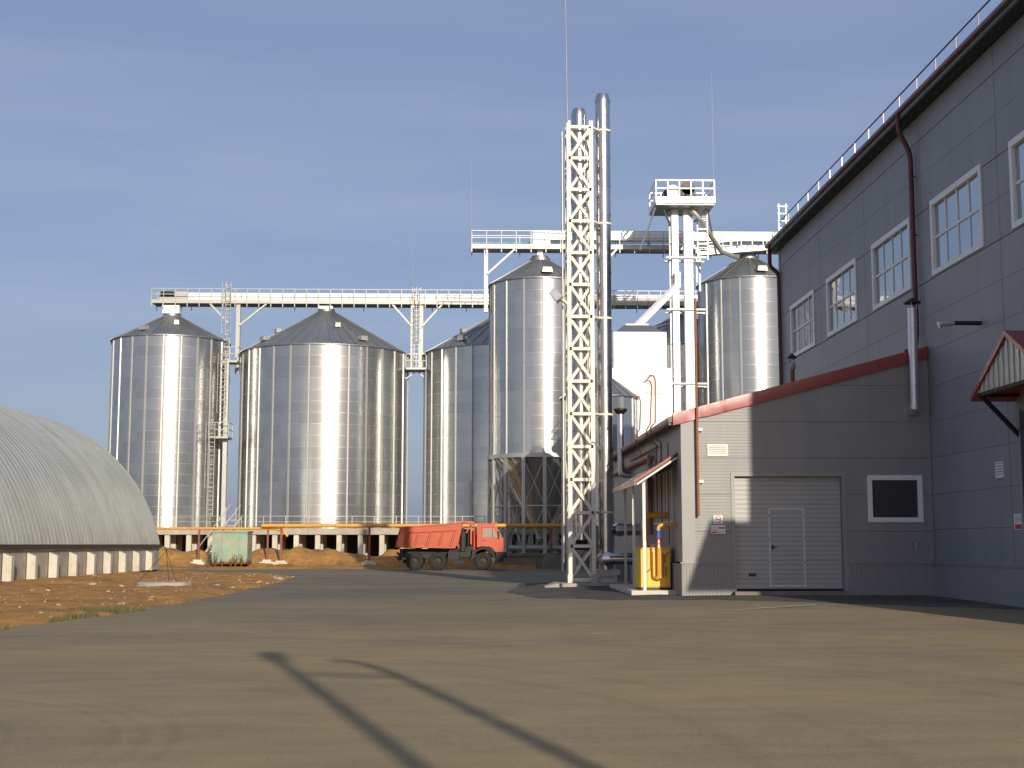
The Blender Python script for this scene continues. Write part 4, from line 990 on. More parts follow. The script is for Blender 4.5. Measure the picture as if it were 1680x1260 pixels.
# downpipes
dp = thing('downpipe', 'long maroon downpipe from the hall gutter ending at the annex roof', 'downpipe', (12.4, 36.9, 7))
m = MB(); m.path([(12.12, 37.0, 13.86), (12.12, 37.0, 13.5), (12.15, 37.0, 13.3), (12.40, 37.0, 12.75), (12.43, 37.0, 12.5), (12.43, 37.0, 7.5), (12.40, 37.0, 7.2), (12.25, 37.0, 7.02), (12.08, 37.0, 6.95)], .075, 10); m.build('pipe', 'maroon', dp, True)
for z in (8.4, 10.3, 12.0):
    m = MB(); m.lathe([(.085, z), (.085, z+.05)], (12.43, 37.0), 10); m.bar((12.43, 37, z+.025), (12.6, 37, z+.025), .03); m.build('pipe_clip', 'maroon', dp)
dp2 = thing('downpipe', 'maroon downpipe with a dog-leg at the far corner of the hall', 'downpipe', (12.4, 53.9, 7))
m = MB(); m.path([(12.12, 53.95, 13.86), (12.12, 53.95, 13.1), (12.16, 53.95, 12.95), (12.44, 53.95, 12.68), (12.48, 53.95, 12.5), (12.48, 53.95, 6.9)], .085, 10); m.build('pipe', 'maroon', dp2, True)
for z in (8.0, 10.5):
    m = MB(); m.lathe([(.095, z), (.095, z+.05)], (12.48, 53.95), 10); m.build('pipe_clip', 'maroon', dp2)
# exhaust stub, louvre, sign on the tall wall
ex = thing('exhaust_pipe', 'short dark exhaust pipe with cut-off steel mouth sticking out of the tall wall', 'pipe', (12.5, 32.52, 7.04))
m = MB(); m.tube((12.6, 32.52, 7.05), (11.82, 32.52, 7.05), .055, 10); m.build('pipe', 'dark_steel', ex, True)
m = MB(); m.path([(11.86, 32.52, 7.05), (11.62, 32.52, 7.05), (11.48, 32.52, 7.0)], [.08, .085, .09], 12); m.build('mouth', 'duct_bright', ex, True)
louvre(bb, 31.5, 31.93, 3.17, 3.56, 0, 5, 'pvc', 'y', WX-.005)
ws = thing('wall_notice', 'small white notice with red lettering beside the hall doorway', 'sign', (12.5, 30.85, 2.1))
m = MB(); m.box(WX-.02, 30.5, 1.93, WX-.005, 30.98, 2.3); m.build('plate', 'sign_white', ws)
m = MB(); m.box(WX-.024, 30.55, 1.95, WX-.0205, 30.93, 2.06); m.build('red_text', 'sign_red', ws)
m = MB()
for z in (2.24, 2.2, 2.16, 2.12): m.box(WX-.024, 30.56, z, WX-.0205, 30.92, z+.015)
m.build('grey_text', 'sign_grey', ws)
# gabled door canopy
cn = thing('door_canopy', 'small gabled canopy with red edges and ribbed front on the tall hall wall', 'canopy', (12, 28.5, 5))
CY0, CYM, CY1, CZ0, CZ1, CXF = 26.5, 28.5, 30.5, 5.05, 6.12, 11.52
m = MB(); n_ = 26
for i in range(n_):
    ya = CY0+.1+(CY1-CY0-.2)*i/n_; yb = CY0+.1+(CY1-CY0-.2)*(i+1)/n_; ym = (ya+yb)/2
    d0 = .025*(i % 2)
    def ct(y): return CZ0+.0+(CZ1-CZ0)*(1-abs(y-CYM)/(CYM-CY0))-.05
    m.hexa([(CXF+.05-d0, ya, CZ0), (CXF+.09, ya, CZ0), (CXF+.09, yb, CZ0), (CXF+.05-d0, yb, CZ0), (CXF+.05-d0, ya, ct(ya)), (CXF+.09, ya, ct(ya)), (CXF+.09, yb, ct(yb)), (CXF+.05-d0, yb, ct(yb))])
m.build('gable_sheet', 'galv_old', cn)
for ya, yb in ((CY0-.15, CYM), (CY1+.15, CYM)):
    za_ = CZ0-.06; m = MB()
    m.hexa([(CXF-.03, ya, za_-.10), (WX, ya, za_-.10), (WX, yb, CZ1-.02), (CXF-.03, yb, CZ1-.02), (CXF-.03, ya, za_+.03), (WX, ya, za_+.03), (WX, yb, CZ1+.1), (CXF-.03, yb, CZ1+.1)]); m.build('canopy_roof', 'red_sheet', cn)
for yy in (CY0+.15, CY1-.1):
    m = MB(); m.bar((CXF+.15, yy, CZ0-.06), (WX, yy, 4.05), .09); m.bar((CXF+.08, yy, CZ0-.04), (WX, yy, CZ0-.04), .08); m.build('canopy_bracket', 'dark_steel', cn)
m = MB(); m.bar((CXF+.1, CY0+.1, CZ0-.03), (CXF+.1, CY1-.1, CZ0-.03), .08); m.build('canopy_beam', 'dark_steel', cn)
m = MB(); m.box(WX-.06, 26.6, .2, WX-.01, 30.3, 4.6); hd_ = m.build('hall_door', 'joint_dark', bb)
m = MB(); m.box(WX-.07, 30.3, .2, WX-.0, 30.42, 4.7); m.build('door_jamb', 'cladding_flat', hd_)
# steep side hood added out of view (throws the slanted shade onto the annex)
hd2 = thing('shade_hood', 'steep grey side hood added out of view on the hall wall to cast shade', 'hood', (11.5, 17.5, 6.3))
m = MB(); m.prism([(WX-.02, 17.5, 6.3), (10.58, 17.5, 6.3), (11.29, 17.5, 8.25), (WX-.02, 17.5, 8.25)], (0, .06, 0)); m.build('end_panel', 'cladding_flat', hd2)
m = MB(); m.hexa([(10.54, 17.57, 6.3), (10.58, 17.57, 6.3), (10.58, 17.9, 6.3), (10.54, 17.9, 6.3), (11.25, 17.57, 8.2), (11.29, 17.57, 8.2), (11.29, 17.9, 8.08), (11.25, 17.9, 8.08)]); m.build('sloped_sheet', 'red_sheet', hd2)
m = MB(); m.hexa([(11.30, 17.57, 8.18), (WX-.02, 17.57, 8.18), (WX-.02, 17.9, 8.06), (11.30, 17.9, 8.06), (11.30, 17.57, 8.21), (WX-.02, 17.57, 8.21), (WX-.02, 17.9, 8.09), (11.30, 17.9, 8.09)]); m.build('top_sheet', 'red_sheet', hd2)

# ------------------------------------------------------------------ lattice mast and flues
TX0, TX1, TY0, TY1, TZ0, TZ1 = 3.24, 4.03, 45.55, 46.35, .3, 16.35
lt = thing('lattice_mast', 'tall cream-painted lattice mast of angle steel holding the steel flues', 'mast', (3.65, 45.95, .2))
m = MB(); m.box(-.07, -.07, 0, .07, .07, TZ1-TZ0); leg = m.mesh('mast_leg', 'cream_paint')
for x in (TX0, TX1):
    for y in (TY0, TY1): put(leg, 'mast_leg', lt, Vector((x, y, TZ0))-lt.location)
NB = 14; bh = (TZ1-TZ0-.35)/NB
mats_ = 'cream_paint'
for i in range(NB+1):
    z = TZ0+.12+i*bh
    for p, q in (((TX0, TY0-.075, z), (TX1, TY0-.075, z)), ((TX0, TY1+.075, z-.12), (TX1, TY1+.075, z-.12)), ((TX0-.06, TY0, z), (TX0-.06, TY1, z)), ((TX1+.06, TY0, z), (TX1+.06, TY1, z))):
        m = MB(); m.bar(p, q, .11, .03, (0, 1, 0) if p[0] != q[0] else (1, 0, 0)); m.build('cross_bar', mats_, lt)
    if i < NB:
        z2 = z+bh
        l, r_ = (TX0, TX1) if i % 2 else (TX1, TX0)
        for p, q in (((l, TY0-.075, z), (r_, TY0-.075, z2)), ((r_, TY0+.085, z), (l, TY0+.085, z2)), ((r_, TY1+.075, z), (l, TY1+.075, z2)), ((TX0-.06, TY0 if i % 2 else TY1, z), (TX0-.06, TY1 if i % 2 else TY0, z2)), ((TX1+.06, TY1 if i % 2 else TY0, z), (TX1+.06, TY0 if i % 2 else TY1, z2))):
            m = MB(); m.bar(p, q, .10, .03, (0, 1, 0) if p[0] != q[0] else (1, 0, 0)); m.build('diagonal_bar', mats_, lt)
m = MB()
for x in (TX0, TX1):
    for y in (TY0, TY1): m.box(x-.1, y-.1, TZ0-.02, x+.1, y+.1, TZ0+.3)
m.build('leg_shoe', 'galv_roof', lt)
m = MB(); m.box(2.72, 44.9, .0, 5.2, 47.1, .31); m.prism([(2.35, 45.1, .2), (2.72, 44.9, .31), (2.72, 46.6, .31), (2.35, 46.5, .2)], (0, 0, -.16)); tag(m.build('mast_footing', 'concrete'), 'chipped concrete footing pad under the cream lattice mast', 'footing')
m = MB()
for s_ in (-1, 1): m.bar((TX0-.2, 46.0+s_*.17, 1.0), (TX0-.2, 46.0+s_*.17, TZ1-.3), .03)
z = 1.2
while z < TZ1-.4: m.bar((TX0-.2, 45.83, z), (TX0-.2, 46.17, z), .025); z += .33
lo_ = m.build('mast_ladder', mats_, lt)
def chimney(label, x, y, z0, z1, r, base_cone=False):
    t = thing('steel_flue', label, 'flue', (x, y, z0))
    n = int((z1-z0-.25)/1.0); h = (z1-z0-.25)/n
    m = MB(); m.lathe([(r, 0), (r, h-.04), (r+.012, h-.04), (r+.012, h+.02), (r, h+.02)], n=28); seg = m.mesh('flue_section', 'stainless', True)
    m = MB(); m.lathe([(r+.018, h*.0+.02), (r+.018, .05)], n=24); 
    for i in range(n): put(seg, 'flue_section', t, (0, 0, i*h))
    m = MB(); m.lathe([(r+.015, z1-.3), (r+.015, z1-.24), (r*.82, z1), (r*.74, z1), (r*.74, z1-.2)], (x, y), 28); m.build('flue_cap', 'stainless', t, True)
    return t
f1 = chimney('stainless flue standing inside the cream lattice mast', 3.635, 45.95, 1.75, 16.9, .255)
m = MB(); m.lathe([(.1, 1.45), (.255, 1.75)], (3.65, 45.95), 20); m.bar((TX0, 45.95, 1.45), (TX1, 45.95, 1.45), .1); m.build('base_support', 'dark_steel', f1, True)
f2 = chimney('taller stainless flue standing beside the cream lattice mast', 4.50, 46.1, .75, 17.5, .262)
m = MB(); m.box(4.15, 45.8, .26, 4.75, 46.4, .45); m.box(4.05, 45.85, .56, 4.95, 46.35, .76); m.bar((4.2, 45.9, .4), (4.2, 45.9, .6), .08); m.bar((4.8, 45.9, .25), (4.8, 45.9, .6), .08); m.build('base_support', 'cream_paint', f2)
for i in range(2, NB+1, 3):
    z = TZ0+.14+i*bh
    m = MB(); m.lathe([(.275, z-.03), (.285, z-.03), (.285, z+.04), (.275, z+.04)], (4.50, 46.1), 24, cap=False); m.bar((TX1, TY0-.02, z), (4.3, 45.88, z), .06); m.bar((TX1, TY1, z), (4.3, 46.3, z), .06); m.build('flue_clamp', mats_, f2)
# duct from the annex into the flue
for z, ya, lab in ((1.12, 44.6, 'fat shiny steel duct joining the annex to the outer flue'), (2.1, 46.1, 'upper shiny steel duct leaving the annex wall')):
    t = thing('flue_duct', lab, 'duct', (5.2, ya, z))
    x0_ = 4.45 if z < 2 else 4.95
    m = MB(); m.path([(x0_, ya+(.0 if z > 2 else .0), z), (5.7, ya, z)], .2, 16); m.build('duct_pipe', 'stainless', t, True)
    m = MB(); m.path([(x0_-.12, ya+(1.4 if z < 2 else .5), z), (x0_-.08, ya+(.6 if z < 2 else .2), z), (x0_, ya, z), (x0_+.2, ya, z)], .195, 14); m.build('duct_elbow', 'stainless', t, True)
# floodlight
fl = thing('floodlight', 'white box floodlight tilted out from the lattice mast', 'floodlight', (3.0, 45.6, 10))
m = MB(); m.bar((3.15, 45.5, 9.85), (2.95, 45.4, 10.0), .1); m.build('bracket', 'cream_paint', fl)
m = MB(); m.hexa([(-.16, -.12, -.24), (.16, -.12, -.24), (.12, .12, -.2), (-.12, .12, -.2), (-.16, -.12, .24), (.16, -.12, .24), (.12, .12, .2), (-.12, .12, .2)]); o = m.build('housing', 'zinc', fl, False, True)
o.location = (-.22, -.2, .08); o.rotation_euler = (R(-25), R(-38), 0)
m = MB(); m.box(-.13, -.135, -.2, .13, -.122, .2); put(m.mesh('lens', 'lamp_glass'), 'lens', o)

# ------------------------------------------------------------------ gas cabinet with canopy and pipes
gc = thing('gas_cabinet', 'bright yellow gas cabinet standing against the annex corner', 'cabinet', (5.1, 38.4, .3))
m = MB(); m.box(4.62, 38.0, .40, 5.52, 38.9, 1.48); m.build('shell', 'yellow_paint', gc)
m = MB(); m.box(4.86, 37.97, .44, 5.49, 38.0, 1.45); m.build('door_panel', 'yellow_paint', gc)
m = MB(); m.box(4.64, 38.02, .33, 5.5, 38.88, .40); m.build('skid', 'dark_steel', gc)
m = MB(); m.box(4.6, 37.96, 1.48, 5.54, 38.94, 1.51); m.build('lid', 'yellow_paint', gc)
m = MB(); m.path([(5.2, 37.9, .62), (5.1, 37.9, .62), (5.02, 37.9, .66), (5.0, 37.9, .74), (5.0, 37.9, 1.40)], .025, 6); m.path([(5.3, 37.9, 1.1), (5.36, 37.9, 1.1), (5.36, 37.9, 1.3), (5.46, 37.9, 1.38)], .018, 6); m.path([(5.3, 37.9, .7), (5.3, 37.9, 1.35)], .018, 6); m.path([(5.38, 37.9, .7), (5.38, 37.9, .95), (5.3, 37.9, .98)], .018, 6)
m.path([(4.88, 37.9, .85), (4.98, 37.9, .95), (4.98, 37.9, 1.55), (5.12, 37.9, 1.6)], .016, 6); m.build('small_tubing', 'brown_pipe', gc, True)
gp = thing('gas_inlet', 'ochre gas riser with blue and red valve rising from the yellow cabinet', 'pipe', (5.15, 37.85, .6))
m = MB(); m.path([(5.05, 37.95, .66), (5.13, 37.86, .66), (5.17, 37.84, .74), (5.17, 37.84, 1.62)], .05, 10); m.build('riser', 'gas_pipe', gp, True)
m = MB(); m.path([(5.17, 37.84, 1.98), (5.17, 37.84, 2.06), (5.21, 37.84, 2.12), (5.3, 37.84, 2.15), (5.78, 37.84, 2.15)], .055, 10); m.build('elbow_pipe', 'gas_pipe', gp, True)
m = MB(); m.lathe([(.085, 1.80), (.085, 1.84), (.06, 1.85), (.06, 1.95), (.085, 1.96), (.085, 1.99)], (5.17, 37.84), 14); m.build('flange', 'blue_paint', gp, True)
m = MB(); m.lathe([(.075, 1.6), (.075, 1.63), (.045, 1.64), (.045, 1.79), (.07, 1.80)], (5.17, 37.84), 12); m.build('valve_body', 'red_paint', gp, True)
m = MB(); m.box(5.15, 37.77, 1.5, 5.19, 37.79, 1.72); m.build('valve_handle', 'sign_white', gp)
g2 = thing('gas_outlet', 'ochre bent gas pipe running from the cabinet back into the annex wall', 'pipe', (4.9, 39.2, 1.5))
m = MB(); m.path([(4.95, 39.0, 1.1), (4.95, 39.2, 2.2), (4.98, 39.22, 2.36), (5.1, 39.24, 2.44), (5.75, 39.4, 2.45)], .085, 12); m.build('pipe', 'gas_pipe', g2, True)
m = MB(); m.lathe([(.13, 1.5), (.13, 1.56)], (4.95, 39.09), 14); m.build('flange', 'blue_paint', g2, True)
m = MB(); m.box(4.35, 37.4, .0, 5.62, 43.6, .33); tag(m.build('cabinet_plinth', 'concrete_pale'), 'low concrete plinth under the yellow gas cabinet', 'plinth')
sh_ = thing('side_canopy', 'red-topped side canopy on slim white posts along the annex wall', 'canopy', (5, 40, .3))
m = MB(); m.hexa([(4.48, 37.25, 3.30), (5.64, 37.25, 4.06), (5.64, 43.1, 4.06), (4.48, 43.1, 3.30), (4.48, 37.25, 3.34), (5.64, 37.25, 4.10), (5.64, 43.1, 4.10), (4.48, 43.1, 3.34)]); m.build('canopy_sheet', 'maroon', sh_)
m = MB(); m.bar((4.50, 37.22, 3.26), (5.64, 37.22, 4.01), .10, .05); m.build('gable_fascia', 'vent_white', sh_)
m = MB(); m.bar((4.45, 37.2, 3.30), (4.45, 43.1, 3.30), .05, .14); m.build('eave_trim', 'red_sheet', sh_)
m = MB(); m.bar((4.42, 37.2, 3.325), (5.64, 37.2, 4.13), .06, .05); m.build('verge_trim', 'red_sheet', sh_)
for y, mt in ((37.6, 'vent_white'), (40.05, 'vent_white'), (42.3, 'galv_post')):
    m = MB(); m.bar((4.74, y, .32), (4.74, y, 3.42), .08); m.build('post', mt, sh_)
m = MB(); m.bar((4.74, 37.6, 3.40), (4.74, 43.0, 3.40), .07); m.build('beam', 'galv_post', sh_)
# pipework on the shaded side wall
def pipe_thing(name, label, pts, r, mat, cat='pipe', group=None):
    tag(MB().path(pts, r, 9).build(name, mat, None, True), label, cat, group)
pipe_thing('wall_pipe', 'thick brown pipe running along the annex side wall above the canopy', [(5.5, 54, 4.35), (5.5, 42.4, 4.35), (5.5, 42.1, 4.32), (5.5, 42.0, 4.2), (5.5, 42.0, 1.9)], .085, 'brown_pipe')
pipe_thing('purge_pipe', 'brown purge pipe with hooked top leaving the annex eave, one of a close pair', [(5.52, 40.6, 2.6), (5.52, 40.6, 4.6), (5.24, 40.6, 4.85), (5.22, 40.6, 5.05), (5.34, 40.6, 5.25), (5.4, 40.6, 6.4), (5.36, 40.6, 6.55), (5.25, 40.6, 6.6), (5.15, 40.6, 6.5)], .022, 'brown_pipe')
pipe_thing('purge_pipe', 'taller brown purge pipe with hooked top at the annex eave end', [(5.52, 39.6, 2.2), (5.52, 39.6, 4.62), (5.22, 39.6, 4.85), (5.22, 39.6, 5.05), (5.36, 39.6, 5.2), (5.38, 39.6, 6.45), (5.33, 39.6, 6.6), (5.22, 39.6, 6.6), (5.15, 39.6, 6.5)], .022, 'brown_pipe')
pipe_thing('purge_pipe', 'short red-brown purge pipe with a hooked top set behind the close pair', [(5.52, 43.2, 4.2), (5.25, 43.2, 4.8), (5.2, 43.2, 5.1), (5.34, 43.2, 5.3), (5.38, 43.2, 6.2), (5.33, 43.2, 6.38), (5.22, 43.2, 6.4), (5.14, 43.2, 6.28)], .022, 'brown_pipe')
pipe_thing('wall_tube', 'thin brown vertical tube on the annex side wall by the canopy', [(5.56, 38.4, 1.6), (5.56, 38.4, 4.5)], .02, 'brown_pipe')
pipe_thing('wall_conduit', 'thin dark horizontal conduit on the annex side wall', [(5.55, 40.5, 4.55), (5.55, 47.5, 4.55)], .03, 'dark_steel')
sf = thing('steel_stub_flue', 'slim bright stub flue with cone cap bending out of the annex side wall', 'flue', (5.3, 49, 4.2))
m = MB(); m.path([(5.7, 48.5, 4.1), (5.45, 48.5, 4.1), (5.33, 48.5, 4.15), (5.3, 48.5, 4.3), (5.3, 48.5, 6.3)], .12, 12); m.build('flue_pipe', 'duct_bright', sf, True)
m = MB(); m.lathe([(.12, 6.3), (.25, 6.45), (.25, 6.5), (.02, 6.55)], (5.3, 48.5), 14); m.build('flue_head', 'dark_steel', sf, True)
sf2 = thing('steel_stub_flue', 'short thin stub flue behind the annex eave near the steel flue', 'flue', (5.2, 52, 4.8))
m = MB(); m.tube((5.2, 52, 4.6), (5.2, 52, 6.1), .06, 10); m.build('flue_pipe', 'duct_bright', sf2, True)
m = MB(); m.lathe([(.15, 6.1), (.02, 6.2), (.02, 6.16)], (5.2, 52), 12); m.build('flue_head', 'dark_steel', sf2, True)

# ------------------------------------------------------------------ lightning rods
def rod(label, x, y, z0, z1, r=.022, dx=0):
    m = MB(); m.path([(x, y, z0), (x+dx, y, z1)], [r*.8, r*.35], 6); tag(m.build('lightning_rod', 'pole_steel', None, True), label, 'lightning rod')
rod('slender lightning rod on top of the cream lattice mast', 3.2, 45.42, 16.3, 22.2, .03, -.06)
rod('lightning rod at the hangar end of the long silo walkway', -24.0, 99.2, 19.6, 27.0, .03)
rod('lightning rod on the long walkway above the twin support columns', -4.7, 99.2, 19.6, 25.5, .03)
rod('lightning rod on the free end of the upper walkway', -.28, 89.3, 21.8, 28.2, .026)
rod('lightning rod on the bucket elevator head platform', 15.25, 83.5, 23.4, 32.0, .026)
# ladder top with hoops behind the hall roof
lh = thing('roof_ladder_head', 'bright caged ladder head showing above the hall roof corner', 'ladder', (19.6, 88, 21.0))
m = MB()
for x in (20.6, 21.1): m.bar((x, 88.6, 21.6), (x, 88.6, 24.6), .07)
for z in (22.4, 22.9, 23.4, 23.9, 24.4): m.bar((20.5, 88.5, z), (21.2, 88.5, z), .06)
m.build('rails', 'white_sheet', lh)

# ------------------------------------------------------------------ dump truck (local: x forward, rear axle at 0, near side is -y)
tr = thing('dump_truck', 'orange three-axle dump truck parked side-on in front of the silos', 'truck', (-3.5, 80.35, zg(-3, 80)))
def tb_(m, name, mat, parent=tr, smooth=False): return m.build(name, mat, parent, smooth, True)
SB = [(-1.1, 1.33), (2.36, 1.27), (2.5, 1.55), (2.80, 2.78), (-.80, 2.50), (-.86, 2.44)]
m = MB()
for sy in (-1.2, 1.14): m.prism([(x, sy, z) for x, z in SB], (0, .06, 0))
m.hexa([(-1.1, -1.14, 1.31), (2.36, -1.14, 1.25), (2.36, 1.14, 1.25), (-1.1, 1.14, 1.31), (-1.1, -1.14, 1.37), (2.36, -1.14, 1.31), (2.36, 1.14, 1.31), (-1.1, 1.14, 1.37)])
m.hexa([(2.3, -1.14, 1.27), (2.36, -1.14, 1.27), (2.36, 1.14, 1.27), (2.3, 1.14, 1.27), (2.74, -1.14, 2.78), (2.8, -1.14, 2.78), (2.8, 1.14, 2.78), (2.74, 1.14, 2.78)])
bed = tb_(m, 'tipper_body', 'orange_paint')
# rear gate slanted
m = MB(); m.hexa([(-1.12, -1.15, 1.34), (-1.06, -1.15, 1.34), (-1.06, 1.15, 1.34), (-1.12, 1.15, 1.34), (-.86, -1.15, 2.4), (-.80, -1.15, 2.4), (-.80, 1.15, 2.4), (-.86, 1.15, 2.4)]); m.build('tailgate', 'orange_paint', bed, False, True)
def edge(x, f_): return x
ribs = [(-.62, -.34), (.02, .22), (.72, .94), (1.42, 1.66), (2.1, 2.36)]
for xb_, xt_ in ribs:
    m = MB(); m.bar((xb_, -1.235, 1.42), (xt_, -1.235, 2.26), .07, .08, (0, 1, 0)); rb_ = m.build('side_rib', 'orange_paint', bed, False, True)
    m = MB(); m.bar((xb_-.055, -1.203, 1.42), (xt_-.055, -1.203, 2.24), .035, .01, (0, 1, 0)); m.bar((xb_+.055, -1.203, 1.42), (xt_+.055, -1.203, 2.24), .02, .01, (0, 1, 0)); m.build('shade_seam', 'gutter_dark', rb_, False, True)  # thin dark strips paint the shade along both edges of each rib
m = MB(); m.bar((-.5, -1.204, 2.15), (2.45, -1.204, 2.29), .03, .01, (0, 1, 0)); m.build('shade_seam', 'gutter_dark', bed, False, True)  # dark strip paints the shade below the lengthwise rib
m = MB(); m.bar((-.5, -1.225, 2.2), (2.5, -1.225, 2.34), .06, .07, (0, 1, 0)); m.build('side_rib', 'orange_paint', bed, False, True)
m = MB(); m.bar((-.86, -1.215, 2.47), (2.8, -1.215, 2.75), .08, .05, (0, 1, 0)); m.build('top_rail', 'orange_paint', bed, False, True)
m = MB(); m.bar((-1.08, -1.215, 1.36), (2.36, -1.215, 1.31), .08, .05, (0, 1, 0)); m.build('bottom_rail', 'orange_paint', bed, False, True)
m = MB(); m.bar((-1.12, -1.22, 1.33), (-.84, -1.22, 2.47), .07, .05, (0, 1, 0)); m.build('rear_post', 'rust', bed, False, True)
m = MB(); m.hexa([(.28, -1.225, 1.55), (.68, -1.225, 1.56), (.68, -1.2, 1.56), (.28, -1.2, 1.55), (.40, -1.225, 1.98), (.80, -1.225, 2.0), (.80, -1.2, 2.0), (.40, -1.2, 1.98)]); m.build('side_patch', 'orange_paint', bed, False, True)
# cab shield
m = MB(); m.hexa([(2.74, -1.1, 2.8), (3.5, -1.1, 2.62), (3.5, 1.1, 2.62), (2.74, 1.1, 2.8), (2.76, -1.1, 2.9), (3.54, -1.1, 2.74), (3.54, 1.1, 2.74), (2.76, 1.1, 2.9)]); m.build('cab_shield', 'orange_paint', bed, False, True)
m = MB(); m.bar((2.45, -1.1, 1.4), (2.72, -1.12, 2.5), .1); m.bar((2.55, -.6, 1.5), (3.3, -.6, 2.62), .08); m.build('front_brace', 'orange_paint', bed, False, True)
m = MB()
for sy in (-.45, .35): m.box(-1.0, sy, .72, 5.0, sy+.1, 1.0)
m.box(-.9, -.5, .98, 2.4, .5, 1.24); m.box(-.7, -.9, .4, -.6, .9, .6) ; m.build('chassis_frame', 'chassis', tr, False, True) if False else None
tb_(m, 'chassis_frame', 'chassis')
m = MB()
for x0_, x1_ in ((-.98, -.9),): m.box(x0_, -1.1, .55, x1_, 1.1, .75)
for x in (-.75, 2.1): m.bar((x, -1.0, .6), (x, -1.0, 1.25), .06)
tb_(m, 'rear_bumper', 'chassis')
m = MB(); m.tube((-1.0, -1.05, .98), (-1.0, -.85, .98), .08, 10); m.tube((-1.0, -1.05, .72), (-1.0, -.85, .72), .08, 10); tb_(m, 'tail_lamp', 'dark_steel', smooth=True)
# tanks between axles
m = MB(); m.box(1.95, -1.05, .62, 2.6, -.5, 1.08); m.tube((2.0, -.8, 1.12), (2.55, -.8, 1.12), .12, 10); tb_(m, 'fuel_tank', 'chassis')
m = MB(); m.tube((2.82, -.85, 1.1), (2.82, -.85, 2.2), .2, 12); m.tube((2.82, -.85, 2.2), (2.82, -.85, 2.45), .08, 10); tb_(m, 'air_filter', 'rim_dirt', smooth=True)
m = MB(); m.bar((3.3, -1.0, 1.5), (3.3, -1.0, 2.5), .1); m.tube((3.48, -.9, 1.1), (3.48, -.9, 2.4), .07, 8); tb_(m, 'intake_pipe', 'cab_paint')
m = MB(); m.box(2.62, -.9, .75, 3.6, .9, 1.35); m.box(3.1, -.7, 1.35, 3.6, .9, 2.3); m.box(2.7, .2, 1.35, 3.3, .9, 2.4); tb_(m, 'engine_block', 'chassis')
# cab
CP = [(3.64, 1.32), (3.64, 2.62), (3.72, 2.70), (4.60, 2.72), (4.73, 2.60), (5.08, 1.98), (5.19, 1.86), (5.2, 1.06), (4.72, 1.06), (4.62, 1.26), (4.36, 1.38), (3.9, 1.38)]
m = MB(); m.prism([(x, -1.22, z) for x, z in CP], (0, 2.44, 0)); cab = tb_(m, 'cab', 'cab_paint')
m = MB(); m.prism([(x, -1.232, z) for x, z in ((3.98, 1.9), (3.99, 2.42), (4.62, 2.42), (4.86, 1.96), (4.86, 1.9))], (0, .012, 0)); m.build('side_window', 'glass_truck', cab, False, True)
m = MB(); m.bar((4.55, -1.235, 1.9), (4.55, -1.235, 2.42), .035, .012, (0, 1, 0)); m.build('window_post', 'sign_black', cab, False, True)
m = MB()
for p, q in (((3.9, 1.42), (3.92, 2.5)), ((3.92, 2.5), (4.64, 2.5)), ((4.93, 1.9), (4.93, 1.3))): m.bar((p[0], -1.223, p[1]), (q[0], -1.223, q[1]), .014, .008, (0, 1, 0))
m.build('door_seam', 'sign_black', cab, False, True)
m = MB(); m.box(4.0, -1.25, 1.72, 4.12, -1.22, 1.76); m.build('door_handle', 'dark_steel', cab, False, True)
m = MB(); m.prism([(4.75, -1.1, 2.58), (4.77, -1.1, 2.58), (5.09, -1.1, 2.02), (5.07, -1.1, 2.0)], (0, 2.2, 0)); m.build('windscreen', 'glass_truck', cab, False, True)
m = MB(); m.box(4.9, -1.46, 1.9, 4.97, -1.34, 2.3); m.bar((4.9, -1.22, 2.3), (4.94, -1.4, 2.25), .025); m.build('mirror', 'sign_black', cab, False, True)
m = MB(); m.box(4.5, -1.15, 2.71, 4.8, 1.15, 2.8); m.build('sun_visor', 'cab_paint', cab, False, True)
m = MB(); m.path([(4.02+.68*math.cos(a), -1.1, .56+.72*math.sin(a)) for a in [R(q) for q in range(15, 176, 16)]], .1, 6); m.box(3.36, -1.2, .7, 3.5, -.7, 1.2); tb_(m, 'mudguard', 'chassis', smooth=True)
m = MB(); m.box(4.75, -1.2, .72, 5.42, 1.2, 1.04); m.box(4.7, -1.18, .5, 5.2, -1.0, .72); tb_(m, 'front_bumper', 'chassis')
for sy in (-.95, .75):
    m = MB(); m.box(5.42, sy, .8, 5.45, sy+.2, .95); tb_(m, 'headlight', 'lamp_glass')
m = MB(); m.lathe([(.27, -.14), (.40, -.15), (.50, -.12), (.525, -.06), (.525, .06), (.50, .12), (.40, .15), (.27, .14)], n=32, cap=False); tyre = m.mesh('tyre', 'rubber', True)
m = MB(); m.lathe([(.28, -.12), (.28, -.10), (.18, -.03), (.12, -.03), (.12, -.13), (.06, -.15), (.01, -.15)], n=24, cap=False); m.lathe([(.28, .12), (.01, .1)], n=24, cap=False); rim = m.mesh('rim', 'rim_dirt', True)
m = MB()
for i in range(10): a = 2*math.pi*i/10; m.box(.215*math.cos(a)-.014, .215*math.sin(a)-.014, -.10, .215*math.cos(a)+.014, .215*math.sin(a)+.014, -.04)
nuts = m.mesh('wheel_nut_ring', 'dark_steel')
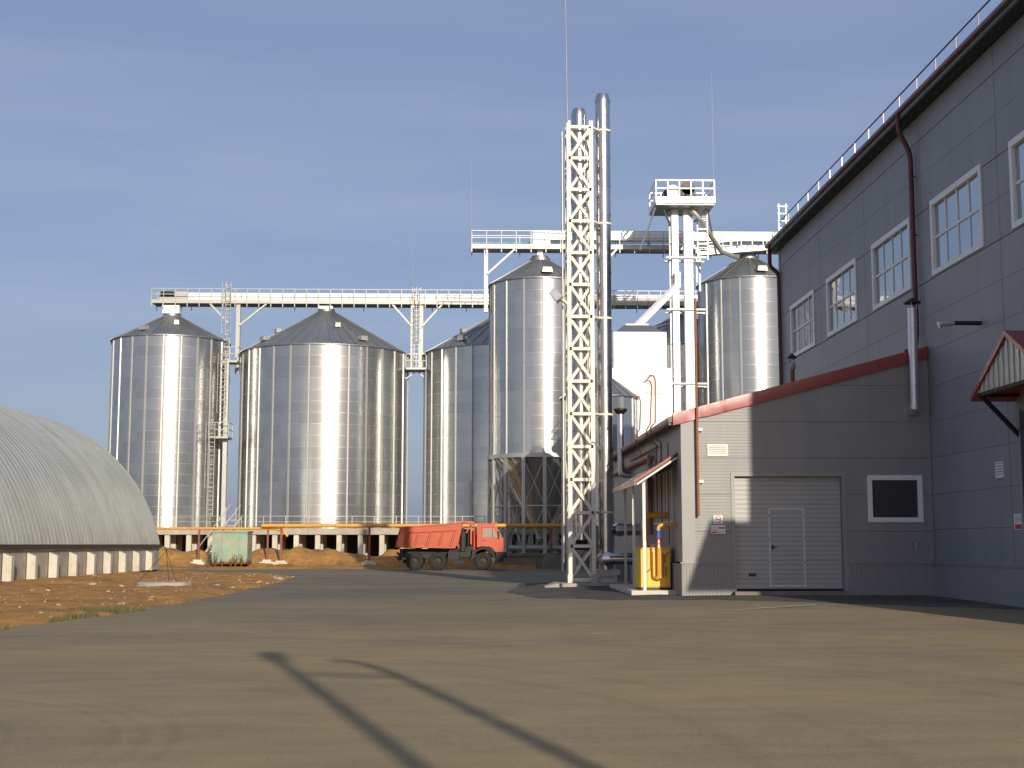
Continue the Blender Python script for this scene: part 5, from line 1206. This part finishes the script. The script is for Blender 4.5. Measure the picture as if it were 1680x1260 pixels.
def wheel(x, y):
    w = put(tyre, 'wheel', tr, (x, y, .525), (R(90) if y > 0 else R(-90), 0, 0))
    w.rotation_euler = (R(-90), 0, 0) if y < 0 else (R(90), 0, 0)
    put(rim, 'rim', w); put(nuts, 'wheel_nut_ring', w)
for x in (0, 1.36):
    for y in (-1.08, -.74, .74, 1.08): wheel(x, y)
for y in (-1.05, 1.05): wheel(4.02, y)
for x in (0, 1.36, 4.02):
    m = MB(); m.tube((x, -1.0, .525), (x, 1.0, .525), .09, 10); tb_(m, 'axle', 'chassis', smooth=True)

# ------------------------------------------------------------------ yard poles behind the camera (their shade falls across the yard)
def off(z):
    L = z/math.tan(R(SUN_EL)); return Vector((-math.sin(R(SUN_AZ))*L, math.cos(R(SUN_AZ))*L, 0))
t1 = Vector((-2.95, 19.9, 0))-off(8.0); t2 = Vector((-1.02, 17.1, 0))-off(7.3)
yp = thing('yard_pole', 'straight steel yard pole with a square lamp head and a cross arm', 'pole', (t1.x, t1.y, 0))
m = MB(); m.path([(t1.x, t1.y, -.1), (t1.x, t1.y, 7.9)], [.13, .09], 12); m.build('shaft', 'pole_steel', yp, True)
m = MB(); m.box(t1.x-.14, t1.y-.15, 7.7, t1.x+.16, t1.y+.15, 8.15); m.build('lamp_head', 'pole_steel', yp)
m = MB(); m.bar((t1.x, t1.y, 7.1), (t2.x, t1.y-.3, 7.05), .07); m.build('cross_arm', 'pole_steel', yp)
yp2 = thing('yard_pole', 'curved-top steel yard lamp pole beside the straight one', 'pole', (t2.x, t2.y, 0))
m = MB(); m.path([(t2.x, t2.y, -.1), (t2.x, t2.y, 7.0), (t2.x-.02, t2.y, 7.3), (t2.x-.06, t2.y, 7.55), (t2.x-.14, t2.y, 7.75), (t2.x-.26, t2.y, 7.86)], [.13, .10, .10, .09, .08, .07], 12); m.build('shaft', 'pole_steel', yp2, True)
m = MB(); m.box(t2.x-.5, t2.y-.08, 7.82, t2.x-.2, t2.y+.08, 7.92); m.build('lamp_head', 'pole_steel', yp2)
